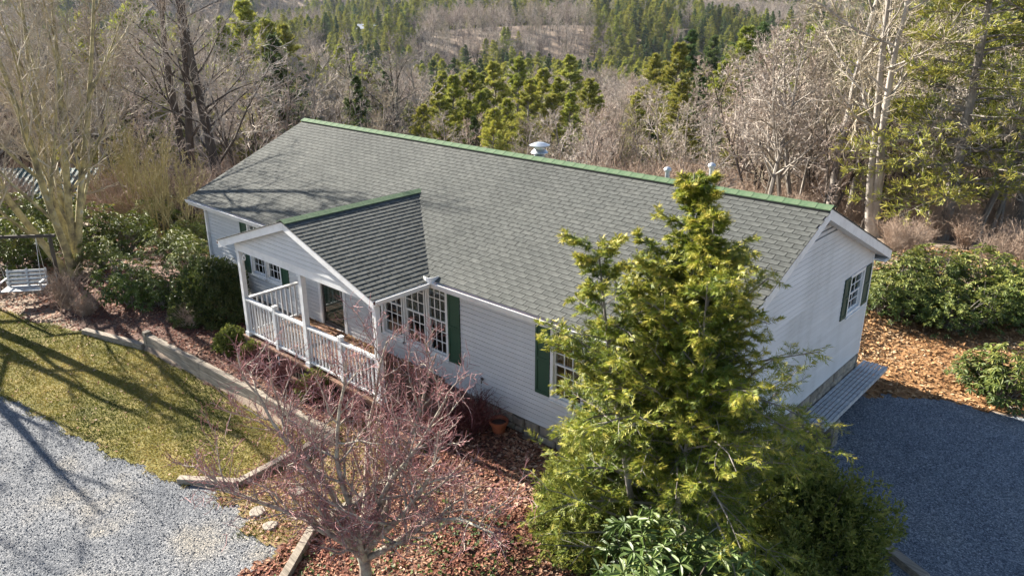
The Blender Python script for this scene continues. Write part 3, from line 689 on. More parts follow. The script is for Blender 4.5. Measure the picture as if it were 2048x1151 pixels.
gutter((PX-PB-.001, PYF, PE-.02), (PX-PB-.001, -OV-.1, PE-.02), (-1, 0, 0))
m = MB()   # curved splash guard at the valley corner
cx, cy = PX+PB+.11, -OV-.11
A = [(cx-.19, cy-.02), (cx-.10, cy-.035), (cx-.03, cy-.03), (cx+.015, cy+.0), (cx+.03, cy+.05), (cx+.035, cy+.11), (cx+.03, cy+.19)]
for (a, b), (c, d) in zip(A[:-1], A[1:]):
    m.hexa([(a,b,ez-.05), (c,d,ez-.05), (c-.006,d+.012,ez-.05), (a-.006,b+.012,ez-.05), (a,b,ez+.075), (c,d,ez+.075), (c-.006,d+.012,ez+.075), (a-.006,b+.012,ez+.075)])
m.mk('splash_guard', 'trim', house)
m = MB(); m.box(.07, .14, -.09, -.022, -.35, 2.2); m.beam((.105, -.056, 2.19), (.105, -OV-.05, ez-.12), .07, .05, up=(1, 0, 0)); m.mk('downspout', 'trim', house)

# ---------------- porch
porch_y, PFZ = -1.6, .10
m = MB(); m.box(4.6, 9.92, porch_y-.08, -.02, -.02, .055); porch = m.mk('porch', 'redwood', house)
n = 36
for i in range(n):
    a = 4.58+(9.94-4.58)*i/n; b = 4.58+(9.94-4.58)*(i+1)/n-.008
    m = MB(); m.box(a, b, porch_y-.1, -.019, .058, PFZ+random.uniform(0, .004)); m.mk('deck_board', 'deck', porch)
m = MB()
for i in range(44):
    x = 4.62+5.28*i/43; m.box(x-.03, x+.03, porch_y-.05, porch_y-.03, -.55, -.03)
m.mk('skirt_lattice', 'frame_wood', porch)
for x in (4.75, 7.28, 9.78):
    m = MB(); m.box(x-.055, x+.055, porch_y-.055, porch_y+.055, PFZ+.003, 2.26)
    m.box(x-.075, x+.075, porch_y-.075, porch_y+.075, 2.20, 2.262); m.box(x-.075, x+.075, porch_y-.075, porch_y+.075, PFZ+.004, PFZ+.11); m.mk('post', 'trim', porch)
m = MB(); m.box(4.68, 9.86, porch_y-.07, porch_y+.07, 2.263, 2.44); m.mk('beam', 'trim', porch)
for x in (4.69, 9.80):
    m = MB(); m.box(x-.05, x+.05, porch_y+.072, -.02, 2.30, 2.40); m.mk('beam', 'trim', porch)
for x in (6.02, 8.53):
    m = MB(); m.box(x-.045, x+.045, porch_y-.045, porch_y+.045, -.3, 1.16); m.box(x-.055, x+.055, porch_y-.055, porch_y+.055, 1.161, 1.19); m.mk('newel_post', 'trim', porch)
for a, b in ((4.81, 5.97), (6.07, 7.22), (7.34, 8.48), (8.58, 9.72)):
    m = MB(); m.box(a, b, porch_y-.05, porch_y+.05, 1.03, 1.075); m.mk('handrail', 'trim', porch)
    m = MB(); m.box(a, b, porch_y-.03, porch_y+.03, .19, .24); m.mk('bottom_rail', 'trim', porch)
    k = 9
    for i in range(k):
        x = a+(b-a)*(i+.5)/k; m = MB(); m.box(x-.017, x+.017, porch_y-.017, porch_y+.017, .241, 1.029); m.mk('baluster', 'trim', porch)
m = MB(); m.box(4.70, 4.80, porch_y+.057, -.02, 1.03, 1.075); m.mk('handrail', 'trim', porch)
m = MB(); m.box(4.72, 4.78, porch_y+.057, -.02, .19, .24); m.mk('bottom_rail', 'trim', porch)
for i in range(11):
    y = porch_y+.1+1.42*(i+.5)/11; m = MB(); m.box(4.733, 4.767, y-.017, y+.017, .241, 1.029); m.mk('baluster', 'trim', porch)
# scroll brackets at the posts
for x, sg in ((4.75, 1), (9.78, -1)):
    m = MB(); pts = [(x+sg*(.056+.19*(1-math.cos(t))), porch_y, 2.19-.30+.30*math.sin(t)) for t in np.linspace(0, math.pi/2, 8)]
    m.tube(pts, .022, 6); pts = [(x+sg*(.17+.055*math.cos(t)), porch_y, 2.10+.055*math.sin(t)) for t in np.linspace(0, 2*math.pi, 11)]; m.tube(pts, .016, 6)
    m.mk('scroll_bracket', 'trim', porch)
# porch gable face
z = 2.442; gx = lambda zz: max(.02, (PZ-.07-zz)/PSL)
while z < PZ-.09:
    z1 = min(z+EXP, PZ-.075); a, b = min(gx(z), PB-.2), min(gx(z1), PB-.2); y = porch_y-.06
    m = MB(); m.hexa([(PX-a,y-.026,z), (PX+a,y-.026,z), (PX+a,y,z), (PX-a,y,z), (PX-b,y-.014,z1-.013), (PX+b,y-.014,z1-.013), (PX+b,y,z1-.013), (PX-b,y,z1-.013)])
    m.mk('gable_board', 'siding', proof); z = z1
m = MB(); y0 = porch_y-.058
m.add([(PX-PB+.2,y0,2.442), (PX+PB-.2,y0,2.442), (PX,y0,PZ-.075), (PX-PB+.2,y0+.05,2.442), (PX+PB-.2,y0+.05,2.442), (PX,y0+.05,PZ-.075)], [(0,1,2), (3,5,4), (0,3,4,1), (1,4,5,2), (2,5,3,0)])
m.mk('gable_backing', 'sheath', proof)
for sd in (-1, 1):
    m = MB(); a = [pp(sd,0,PYF-.002,-.19), pp(sd,PB+.02,PYF-.002,-.19), pp(sd,PB+.02,PYF+.022,-.19), pp(sd,0,PYF+.022,-.19)]; b = [pp(sd,0,PYF-.002,-.014), pp(sd,PB+.02,PYF-.002,-.014), pp(sd,PB+.02,PYF+.022,-.014), pp(sd,0,PYF+.022,-.014)]
    if sd < 0: a, b = a[::-1], b[::-1]
    m.hexa(a+b); m.mk('rake_board', 'trim', proof)
    m = MB(); a = [pp(sd,.03,PYF+.024,-.10), pp(sd,PB,PYF+.024,-.10), pp(sd,PB,porch_y-.08,-.10), pp(sd,.03,porch_y-.08,-.10)]; b = [(p[0], p[1], p[2]+.015) for p in a]
    if sd < 0: a, b = a[::-1], b[::-1]
    m.hexa(a+b); m.mk('rake_soffit', 'trim', proof)
    m = MB(); x = PX+sd*(PB-.02); m.box(x-.012, x+.012, PYF+.03, -.36, PE-.17, PE-.03); m.mk('fascia', 'trim', proof)
m = MB(); m.box(4.72, 9.76, porch_y+.075, -.02, 2.40, 2.415); m.mk('porch_ceiling', 'trim', porch)
# chimney pipe and roof vents on the rear slope
def zr(y): return H_+PS*(W_-y)
m = MB(); x, y = 8.94, 4.22; zb = zr(y)-.12
m.lathe(x, y, [(.13, zb), (.13, zb+.30), (.10, zb+.34), (.21, zb+.36), (.21, zb+.375), (.13, zb+.46), (.13, zb+.52), (.24, zb+.53), (.25, zb+.55), (.12, zb+.605), (.02, zb+.62)], 28)
m.mk('chimney', 'metal', roof, smooth=False)
for x, hh in ((12.52, .40), (13.54, .62)):
    y = 4.20; zb = zr(y)-.06; m = MB()
    m.lathe(x, y, [(.12, zb), (.06, zb+.10), (.05, zb+.11), (.05, zb+hh-.06), (.08, zb+hh-.05), (.082, zb+hh-.01), (.06, zb+hh+.02), (.01, zb+hh+.045)], 20)
    m.mk('vent_pipe', 'metal', roof)
# leaves swept along the porch floor
pts = np.stack([4.9+4.7*rng.random(900), -.05-.5*rng.random(900)**1.5], -1)
_h = h; h = lambda x, y: np.full(np.shape(x), PFZ+.004)
tag(leaves('fallen_leaves', pts, .06, 'leaf_o', 'drift of orange dry leaves on the porch floor along the wall', 'leaves', .004, .5, .2), 'drift of orange dry leaves on the porch floor along the wall', 'leaves')
h = _h
# brown wooden steps beside the porch
steps = empty('wooden_steps', (10.4, -1.3, -.5), 'brown wooden steps leading up to the right end of the porch', 'steps')
for i, (y0, y1, z) in enumerate(((-1.2, -.12, -.03), (-1.52, -1.21, -.18), (-1.84, -1.53, -.33))):
    for j in range(7 if i == 0 else 2):
        k = 7 if i == 0 else 2; a = y0+(y1-y0)*j/k; b = y0+(y1-y0)*(j+1)/k-.01
        m = MB(); m.box(9.96, 11.0, a, b, z-.04, z); m.mk('tread', 'redwood', steps)
    m = MB(); m.box(9.99, 10.97, y0+.02, y0+.045, z-.20, z-.042); m.mk('riser', 'redwood', steps)
for x in (9.97, 10.94):
    m = MB(); m.box(x, x+.05, -1.75, -.15, -.62, -.20); m.mk('stringer', 'redwood', steps)

# ------------------------------------------------------------------ garden things
def timber_run(par, pts, w_=.15, hh=.14, layers=1, lift=0.0):
    for k in range(layers):
        for a, b in zip(pts[:-1], pts[1:]):
            d = np.array(b)-np.array(a); ln = np.linalg.norm(d); n = max(1, int(round(ln/2.4)))
            for i in range(n):
                p, q = np.array(a)+d*(i/n), np.array(a)+d*((i+1)/n)-d/ln*.006
                z = lift+k*(hh+.002)
                m = MB(); m.beam((p[0], p[1], p[2]+z+hh/2), (q[0], q[1], q[2]+z+hh/2), w_+random.uniform(-.008, .008), hh)
                o = m.mk('timber', 'timber', par); bev(o)
def bev(o, w_=.008):
    b = o.modifiers.new('bevel', 'BEVEL'); b.width = w_; b.segments = 1
def G(x, y, dz=0): return (x, y, float(h(x, y))+dz)
t = empty('timber_retaining_wall', (5.5, -2.62, -.8), 'long weathered timber retaining wall between mossy lawn and porch bed', 'retaining wall')
timber_run(t, [(1.75, -2.82, -.95), (9.35, -2.44, -.95)], .16, .19, 3)
m = MB(); m.box(1.60, 1.76, -2.92, -2.74, -1.0, -.30); bev(m.mk('end_post', 'timber', t))
t = empty('edging_timber', (.6, -3.25, -.75), 'low grey edging timber lying at the outer end of the long retaining wall', 'timber')
timber_run(t, [(-.55, -3.60, -.82), (1.62, -2.93, -.84)], .16, .20)
t = empty('timber_edging', (8.9, -3.9, -.8), 'bent low timber edging between mossy lawn and garden path', 'timber edging')
timber_run(t, [(8.05, -5.12, -.84), (8.98, -4.42, -.84), (9.0, -2.62, -.74)], .15, .17)
t = empty('timber_edging', (11.2, -3.4, -.75), 'long timber edging between garden path and red leaf bed', 'timber edging')
timber_run(t, [(12.0, -5.45, -.84), (11.22, -4.30, -.80), (11.20, -1.05, -.60)], .15, .20)
gp = at(1752, 1088); gq = at(1850, 1165)
t = empty('edging_timber', gp, 'grey timber lying at the edge of the shaded driveway', 'timber')
timber_run(t, [gp, gq], .18, .15)
# stepping stones on the path
for i, (px, py, r) in enumerate(((516, 1026, .17), (541, 1054, .15), (600, 985, .17), (640, 950, .16))):
    c = at(px, py); k = 9; a0 = random.random()
    ring = [(c[0]+r*random.uniform(.8, 1.1)*math.cos(a0+6.28*j/k), c[1]+r*random.uniform(.7, 1.0)*math.sin(a0+6.28*j/k)) for j in range(k)]
    V = [(x, y, c[2]-.03) for x, y in ring]+[(x, y, c[2]+.055) for x, y in ring]+[(c[0]+(x-c[0])*.88, c[1]+(y-c[1])*.88, c[2]+.068) for x, y in ring]
    F = [tuple(range(2*k, 3*k))]+[(q*k+j, q*k+(j+1) % k, (q+1)*k+(j+1) % k, (q+1)*k+j) for q in (0, 1) for j in range(k)]
    tag(mk('stepping_stone', V, F, 'stone'), 'flat tan stepping stone set into the garden path', 'stepping stone', 'stepping stones in the garden path')
# terracotta pot
pc = (11.78, -.30); z = float(h(*pc))+.02
pot = empty('flower_pot', (*pc, z), 'terracotta flower pot standing by the stone foundation', 'pot')
m = MB(); m.lathe(*pc, [(.11, z), (.165, z+.22), (.19, z+.22), (.195, z+.285), (.17, z+.285), (.155, z+.21), (.15, z+.2)], 24); m.mk('pot_body', 'terracotta', pot)
m = MB(); m.lathe(*pc, [(.05, z+.19), (.158, z+.215), (.10, z+.235), (.02, z+.24)], 18); m.mk('soil', 'soil', pot)
# slatted bench against the gable wall
bz = -.34
bench = empty('slatted_bench', (16.25, 5.9, -1.02), 'long weathered slatted bench on stone pillars against the gable wall', 'bench')
ns = 6
for i in range(ns):
    a = 15.995+.53*i/ns; m = MB(); m.box(a, a+.066, 4.12+random.uniform(-.03, .03), 7.86+random.uniform(-.02, .02), bz-.025, bz+random.uniform(-.003, .004)); m.mk('slat', 'oldwhite', bench)
for y in (4.45, 5.6, 6.75, 7.55):
    m = MB(); m.box(15.98, 16.50, y-.03, y+.03, bz-.10, bz-.028); m.mk('cross_bearer', 'oldwhite', bench)
m = MB(); m.box(16.515, 16.54, 4.15, 7.84, bz-.09, bz+.004); m.mk('front_rail', 'oldwhite', bench)
for y in (4.75,):
    m = MB(); m.box(16.22, 16.56, y-.16, y+.16, -1.12, bz-.105); pil = m.mk('pillar', 'mortar', bench)
    z = -1.08
    while z < bz-.13:
        hh = min(random.uniform(.11, .19), bz-.107-z)
        for (ax, s0, s1, c) in (('x', y-.16, y+.16, 16.56), ('y', 16.22, 16.56, y-.16)):
            mid = s0+(s1-s0)*random.uniform(.35, .65)
            for a, b in ((s0, mid), (mid, s1)):
                m = MB()
                if ax == 'x': m.box(c-.02, c+random.uniform(.015, .035), a+.008, b-.008, z+.008, z+hh-.008)
                else: m.box(a+.008, b-.008, c-random.uniform(.015, .035), c+.02, z+.008, z+hh-.008)
                bev(m.mk('stone', 'stone', pil), .014)
        z += hh
# porch swing hung from a timber frame at the left edge
P1 = at(126, 598); fd = unit(np.array([-.62, -.785, 0.])); sdv = np.array([.785, -.62, 0.])
fr = empty('swing_frame', P1+fd*.9, 'dark rough timber frame that carries the white swing', 'swing frame')
P0 = P1+fd*1.95
zt = P1[2]+1.92
for p in (P1, P0):
    m = MB(); m.box(p[0]-.045, p[0]+.045, p[1]-.045, p[1]+.045, float(h(p[0], p[1]))-.1, zt); m.mk('post', 'frame_wood', fr)
m = MB(); m.beam(P1-fd*.15+np.array([0, 0, zt-P1[2]+.06]), P0+fd*.2+np.array([0, 0, zt-P1[2]+.10]), .07, .085); m.mk('beam', 'frame_wood', fr)
sc = P1+fd*.98; szt = P1[2]+.42
sw = empty('porch_swing', (sc[0], sc[1], szt), 'white slatted swing seat hanging by chains from the dark frame', 'swing')
W2 = .56
for i in range(5):
    d = sdv*(.22-.11*i); a = sc+d-fd*W2; b = sc+d+fd*W2; m = MB(); m.beam((a[0], a[1], szt), (b[0], b[1], szt), .085, .022); m.mk('seat_slat', 'oldwhite', sw)
for i in range(4):
    d = -sdv*(.25+.03*i); z = szt+.10+.11*i; a = sc+d-fd*W2; b = sc+d+fd*W2; m = MB(); m.beam((a[0], a[1], z), (b[0], b[1], z), .02, .075); m.mk('back_slat', 'oldwhite', sw)
for s in (-1, 0, 1):
    a = sc+fd*W2*.94*s-sdv*.265; b = a-sdv*.10; m = MB(); m.beam((a[0], a[1], szt-.03), (b[0], b[1], szt+.50), .05, .022); m.mk('back_rail', 'oldwhite', sw)
for s in (-1, 1):
    a = sc+fd*W2*s-sdv*.30; b = sc+fd*W2*s+sdv*.26; m = MB(); m.beam((a[0], a[1], szt+.24), (b[0], b[1], szt+.24), .06, .025); m.mk('arm_rest', 'oldwhite', sw)
    m = MB(); m.beam((b[0], b[1], szt+.0), (b[0], b[1], szt+.23), .04, .05, up=(1, 0, 0)); m.mk('arm_post', 'oldwhite', sw)
    for q in (-.26, .22):
        p = sc+fd*W2*s+sdv*q; e = sc+fd*(W2+.05)*s; m = MB(); m.tube([(p[0], p[1], szt+.02), (e[0], e[1], zt+.05)], .008, 5); m.mk('chain', 'metal', sw)

# ------------------------------------------------------------------ plants
def grow(P0, D, Ln, m, wig, trop, wig2=None):
    N = len(P0); P = [P0]; d = D.copy(); st = (Ln/(m-1))[:, None]
    for i in range(m-1):
        d = unit(d+rng.normal(0, wig, (N, 3))+np.asarray(trop)); P.append(P[-1]+d*st)
    return np.stack(P, 1)
def spawn(P, R, n, t0, t1, ang, asd=.2, flat=None):
    """n shoots on each chain: start, direction, parent radius, place along the parent, parent index"""
    N, m, _ = P.shape
    t = (np.arange(n)[None]+rng.random((N, n)))/n*(t1-t0)+t0
    f = t*(m-1); i = np.minimum(f.astype(int), m-2); w_ = f-i; ar = np.arange(N)[:, None]
    A = P[ar, i]; B = P[ar, i+1]; st = A+(B-A)*w_[..., None]; d = unit(B-A)
    r = R[ar, i]*(1-w_)+R[ar, i+1]*w_
    e1, e2 = perp(d)
    if flat is None:
        az = rng.random((N, 1))*6.28+np.arange(n)[None]*2.4+rng.normal(0, .5, (N, n))
    else:                                                     # shoots to both sides in a flat spray
        az = np.where(np.arange(n)[None] % 2 == 0, 0.0, np.pi)+rng.normal(0, flat, (N, n))
    an = ang+rng.normal(0, asd, (N, n))
    dd = np.cos(an)[..., None]*d+np.sin(an)[..., None]*(np.cos(az)[..., None]*e1+np.sin(az)[..., None]*e2)
    return st.reshape(-1, 3), dd.reshape(-1, 3), r.ravel(), t.ravel(), np.repeat(np.arange(N), n)
def taper(r0, r1, m): return r0[:, None]+(r1-r0)[:, None]*np.linspace(0, 1, m)[None]
def bare_tree(seed, height, stems=1, spread=.12, limbs=14, br=7, tw=6, fine=4, r0=.16, limb_t=.3, limb_ang=.8, limb_len=.42, wig=.10, up=.05, fine_r=.009, limb_r=.62, lean=(0, 0), detail=8):
    """leafless tree at the origin: returns (trunk and limbs), (branches and twigs)"""
    global rng
    keep = rng; rng = np.random.default_rng(seed)
    D = np.stack([rng.normal(0, spread, stems)+lean[0], rng.normal(0, spread, stems)+lean[1], np.ones(stems)], -1)
    if stems > 1:
        a = np.arange(stems)*6.28/stems+rng.random(stems)*.5; D[:, 0] += np.cos(a)*spread*1.6; D[:, 1] += np.sin(a)*spread*1.6
    D = unit(D); P0 = np.zeros((stems, 3)); P0[:, :2] = D[:, :2]*.25*(stems > 1); P0[:, 2] = -.15
    T = grow(P0, D, height*(.88+.12*rng.random(stems)), 10, wig*.45, (0, 0, .03)); TR = r0*(np.linspace(1, 0, 10)**.8*.92+.08)[None].repeat(stems, 0); TR[:, 0] *= 1.35
    s, d, r, t, k = spawn(T, TR, limbs, limb_t, .97, limb_ang, .22)
    ln = height*limb_len*(1.05-t*.75)*(.6+.7*rng.random(len(t)))
    Lm = grow(s, d, ln, 7, wig, (0, 0, up)); LR = taper(np.minimum(r*limb_r, r0*.5), np.full(len(r), fine_r*1.3), 7)
    s, d, r, t, k = spawn(Lm, LR, br, .22, 1, .75, .25); lb = ln[k]*.52*(1.1-t*.6)*(.5+.7*rng.random(len(t)))
    B = grow(s, d, lb, 5, wig*1.3, (0, 0, up*1.2)); BR = taper(np.maximum(r*.6, fine_r*1.2), np.full(len(r), fine_r), 5)
    s, d, r, t, k = spawn(B, BR, tw, .15, 1, .7, .25); lt = lb[k]*.5*(.45+.8*rng.random(len(t)))
    W = grow(s, d, lt, 4, wig*1.5, (0, 0, up)); WR = taper(np.maximum(r*.7, fine_r*.9), np.full(len(r), fine_r*.6), 4)
    parts = [tubes(B, BR, 4), tubes(W, WR, 3)]
    if fine:
        s, d, r, t, k = spawn(W, WR, fine, .1, 1, .65, .25); lf = lt[k]*.55*(.4+.8*rng.random(len(t)))
        Q = grow(s, d, lf, 3, wig*1.5, (0, 0, up)); parts.append(ribbons(Q, taper(np.full(len(r), fine_r*.85), np.full(len(r), fine_r*.45), 3)))
    rng = keep
    return join([tubes(T, TR, detail), tubes(Lm, LR, 5)]), join(parts)
def fans(C, D, n, ln, wd, cone, t):
    """needle tufts: n thin blades spread round the direction D at each point C"""
    N = len(C); e1, e2 = perp(D); az = rng.random((N, n))*6.28; an = np.abs(rng.normal(cone, .28, (N, n)))
    dd = np.cos(an)[..., None]*D[:, None]+np.sin(an)[..., None]*(np.cos(az)[..., None]*e1[:, None]+np.sin(az)[..., None]*e2[:, None])
    sd = unit(np.cross(dd, rng.normal(0, 1, (N, n, 3)))); l_ = (ln*(.6+.7*rng.random((N, n))))[..., None]
    c = C[:, None]
    V = np.stack([c-sd*wd*.35+dd*l_*.05, c+sd*wd*.35+dd*l_*.05, c+dd*l_+sd*wd*.5, c+dd*l_-sd*wd*.5], 2).reshape(-1, 3)
    F = np.arange(N*n*4).reshape(-1, 4)
    return V, F, np.repeat(np.clip(np.repeat(t, n)+rng.normal(0, .1, N*n), 0, 1), 4)
def pine_tree(seed, height, radius, whorls, per=5, prof=.75, low=.12, tuft=.34, wd=.05, droop=-.03, sub=7, gap=.0, nf=6):
    global rng
    keep = rng; rng = np.random.default_rng(seed)
    T = grow(np.array([[0, 0, -.2]]), np.array([[0, 0, 1.]]), np.array([height+.2]), 10, .02, (0, 0, .05)); TR = np.linspace(height*.017, height*.002, 10)[None]
    zf = np.repeat(np.linspace(low, .985, whorls), per); zf = np.clip(zf+rng.normal(0, .016, len(zf)), low*.8, .99)
    zf = zf[rng.random(len(zf)) > gap]; n = len(zf)
    f = np.clip(zf, 0, .999)*9; i = f.astype(int); st = T[0, i]+(T[0, np.minimum(i+1, 9)]-T[0, i])*(f-i)[:, None]
    az = rng.random(n)*6.28; el = .05+.75*zf**2
    D = np.stack([np.cos(az)*np.cos(el), np.sin(az)*np.cos(el), np.sin(el)], -1)
    ln = radius*((1-zf)**prof+.06)*(.65+.6*rng.random(n))*np.minimum(1, .55+zf*1.8)
    B = grow(st, D, ln, 5, .07, (0, 0, droop)); BR = taper(np.full(n, height*.004), np.full(n, height*.0012), 5)
    s, d, r, t, k = spawn(B, BR, sub, .2, 1.0, .75, .2, flat=.5); l2 = ln[k]*.36*(1.15-t*.7)*(.6+.6*rng.random(len(t)))
    Q = grow(s, d, l2, 3, .1, (0, 0, .06)); QR = taper(np.full(len(t), height*.0014), np.full(len(t), height*.0007), 3)
    C = np.concatenate([Q[:, 1], Q[:, 2], B[:, -1], (Q[:, 0]+Q[:, 1])/2, (Q[:, 2]+Q[:, 1])/2, B[:, 3], B[:, 2]]); DD = unit(np.concatenate([Q[:, 1]-Q[:, 0], Q[:, 2]-Q[:, 1], B[:, -1]-B[:, -2], Q[:, 1]-Q[:, 0], Q[:, 2]-Q[:, 1], B[:, 4]-B[:, 3], B[:, 3]-B[:, 2]])+np.array([0, 0, .12]))
    out = np.concatenate([t*.35, t*.35+.22, np.full(n, .5), t*.3-.05, t*.35+.12, np.full(n, .3), np.full(n, .15)])+.2+rng.normal(0, .12, len(C))
    V, F, tt = fans(C, DD, nf, tuft, wd, .62, np.clip(out, 0, 1)); rng = keep
    return join([tubes(T, TR, 7), tubes(B, BR, 3), tubes(Q, QR, 3)]), (V, F, tt)

LEAFQ = np.array([(0, 0, 0), (.30, .5, .06), (.72, .46, .05), (1.0, 0, -.10), (.72, -.46, .05), (.30, -.5, .06), (.5, 0, -.03)])
LEAFF = np.array([(0, 6, 1), (1, 6, 2), (2, 6, 3), (3, 6, 4), (4, 6, 5), (5, 6, 0)])
def leaf_set(C, D, Nn, ln, wd):
    """elliptic folded leaves with base C, axis D, face normal Nn"""
    e = unit(np.cross(Nn, D)); nn = np.cross(D, e)
    V = C[:, None]+ln[:, None, None]*(LEAFQ[None, :, 0:1]*D[:, None]+wd*LEAFQ[None, :, 1:2]*e[:, None]+LEAFQ[None, :, 2:3]*nn[:, None])
    F = (LEAFF[None]+(np.arange(len(C))*7)[:, None, None]).reshape(-1, 3)
    return V.reshape(-1, 3), F
def rhodo(seed, rad, hgt, nwh, leaf=.12, per=8, droop=.35, nst=9):
    """rhododendron: bent stems and whorls of leaves over a lumpy dome"""
    global rng
    keep = rng; rng = np.random.default_rng(seed)
    a = rng.random(nwh)*6.28; ct = rng.random(nwh)**.8
    lump = 1+.22*np.sin(a*3+seed)+.14*np.sin(a*5+ct*7)+rng.normal(0, .08, nwh)
    rr = np.where(rng.random(nwh) < .7, 1, .55+.4*rng.random(nwh))*lump
    sx = np.sqrt(1-(ct*.97)**2)
    C = np.stack([rad*rr*sx*np.cos(a), rad*rr*sx*np.sin(a), hgt*(.14+.86*ct*rr.clip(.6, 1.1))], -1)
    ax = unit(np.stack([C[:, 0]*.5, C[:, 1]*.5, np.full(nwh, .6*hgt)], -1)+rng.normal(0, .18, (nwh, 3)))
    e1, e2 = perp(ax); az = np.arange(per)[None]*6.28/per+rng.random((nwh, 1))*6+rng.normal(0, .25, (nwh, per)); dr = rng.normal(droop, .22, (nwh, per))
    D = unit(np.cos(az)[..., None]*e1[:, None]+np.sin(az)[..., None]*e2[:, None]+.25*ax[:, None]-dr[..., None]*np.array([0, 0, 1.]))
    Nn = ax[:, None]+.3*D+rng.normal(0, .1, D.shape)
    ln = leaf*(.7+.6*rng.random((nwh, per))); CC = np.repeat(C, per, 0)+D.reshape(-1, 3)*.012
    base = np.clip(.25+.4*ct+rng.normal(0, .12, nwh), 0, 1); tt = np.clip(np.repeat(base, per)+rng.normal(0, .1, nwh*per), 0, 1)
    leafdata = (CC, D.reshape(-1, 3), Nn.reshape(-1, 3), ln.ravel(), tt)
    # stems: from a clump at the base to a share of the whorls
    pick = rng.choice(nwh, min(nwh, nst*6), replace=False); E = C[pick]; n = len(pick)
    S0 = np.stack([rng.normal(0, rad*.08, n), rng.normal(0, rad*.08, n), np.full(n, -.05)], -1)
    ts = np.linspace(0, 1, 6)[None, :, None]; mid = S0+(E-S0)*np.array([.35, .35, .55]); B = (1-ts)**2*S0[:, None]+2*ts*(1-ts)*mid[:, None]+ts**2*E[:, None]
    B[:, 1:-1] += rng.normal(0, .02*rad, B[:, 1:-1].shape)
    rng = keep
    return tubes(B, taper(np.full(n, .018*rad+.006), np.full(n, .005), 6), 4), leafdata
def shell_bush(seed, rad, hgt, n, size, wd, core=.25, lumps=.18, stems=14):
    """clipped or dense bush: short sprays through the outer part of a lumpy volume"""
    global rng
    keep = rng; rng = np.random.default_rng(seed)
    v = unit(rng.normal(0, 1, (n, 3))); v[:, 2] = np.abs(v[:, 2])*1.15-.15
    a = np.arctan2(v[:, 1], v[:, 0]); l_ = 1+lumps*np.sin(a*3+seed+v[:, 2]*3)+lumps*.7*np.sin(a*7+v[:, 2]*9)+lumps*.5*np.sin(a*13-v[:, 2]*15+seed)
    r = (1-core*rng.random(n)**1.7)*l_
    C = np.stack([v[:, 0]*rad*r, v[:, 1]*rad*r, hgt*(.17+.83*v[:, 2]*r).clip(.02)], -1)
    D = unit(v+np.array([0, 0, .5])+rng.normal(0, .45, (n, 3)))
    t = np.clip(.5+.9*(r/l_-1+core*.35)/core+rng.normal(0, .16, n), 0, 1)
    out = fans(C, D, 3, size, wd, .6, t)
    E = C[rng.choice(n, stems)]; S0 = np.zeros((stems, 3)); S0[:, 2] = -.05
    B = S0[:, None]+(E-S0)[:, None]*np.linspace(0, .9, 5)[None, :, None]; B[:, 1:] += rng.normal(0, .03*rad, B[:, 1:].shape)
    rng = keep
    return tubes(B, taper(np.full(stems, .02*rad+.005), np.full(stems, .005), 5), 4), out
def plant(name, loc, label, cat, parts, group=None, rot=0.0, scale=1.0):
    """parts: list of (part name, mesh) sharing data between copies"""
    o = empty(name, loc, label, cat, group); o.rotation_euler = (0, 0, rot); o.scale = (scale,)*3 if np.isscalar(scale) else scale
    for pn, me in parts:
        c = bpy.data.objects.new(pn, me); COL.objects.link(c); c.parent = o
    return o

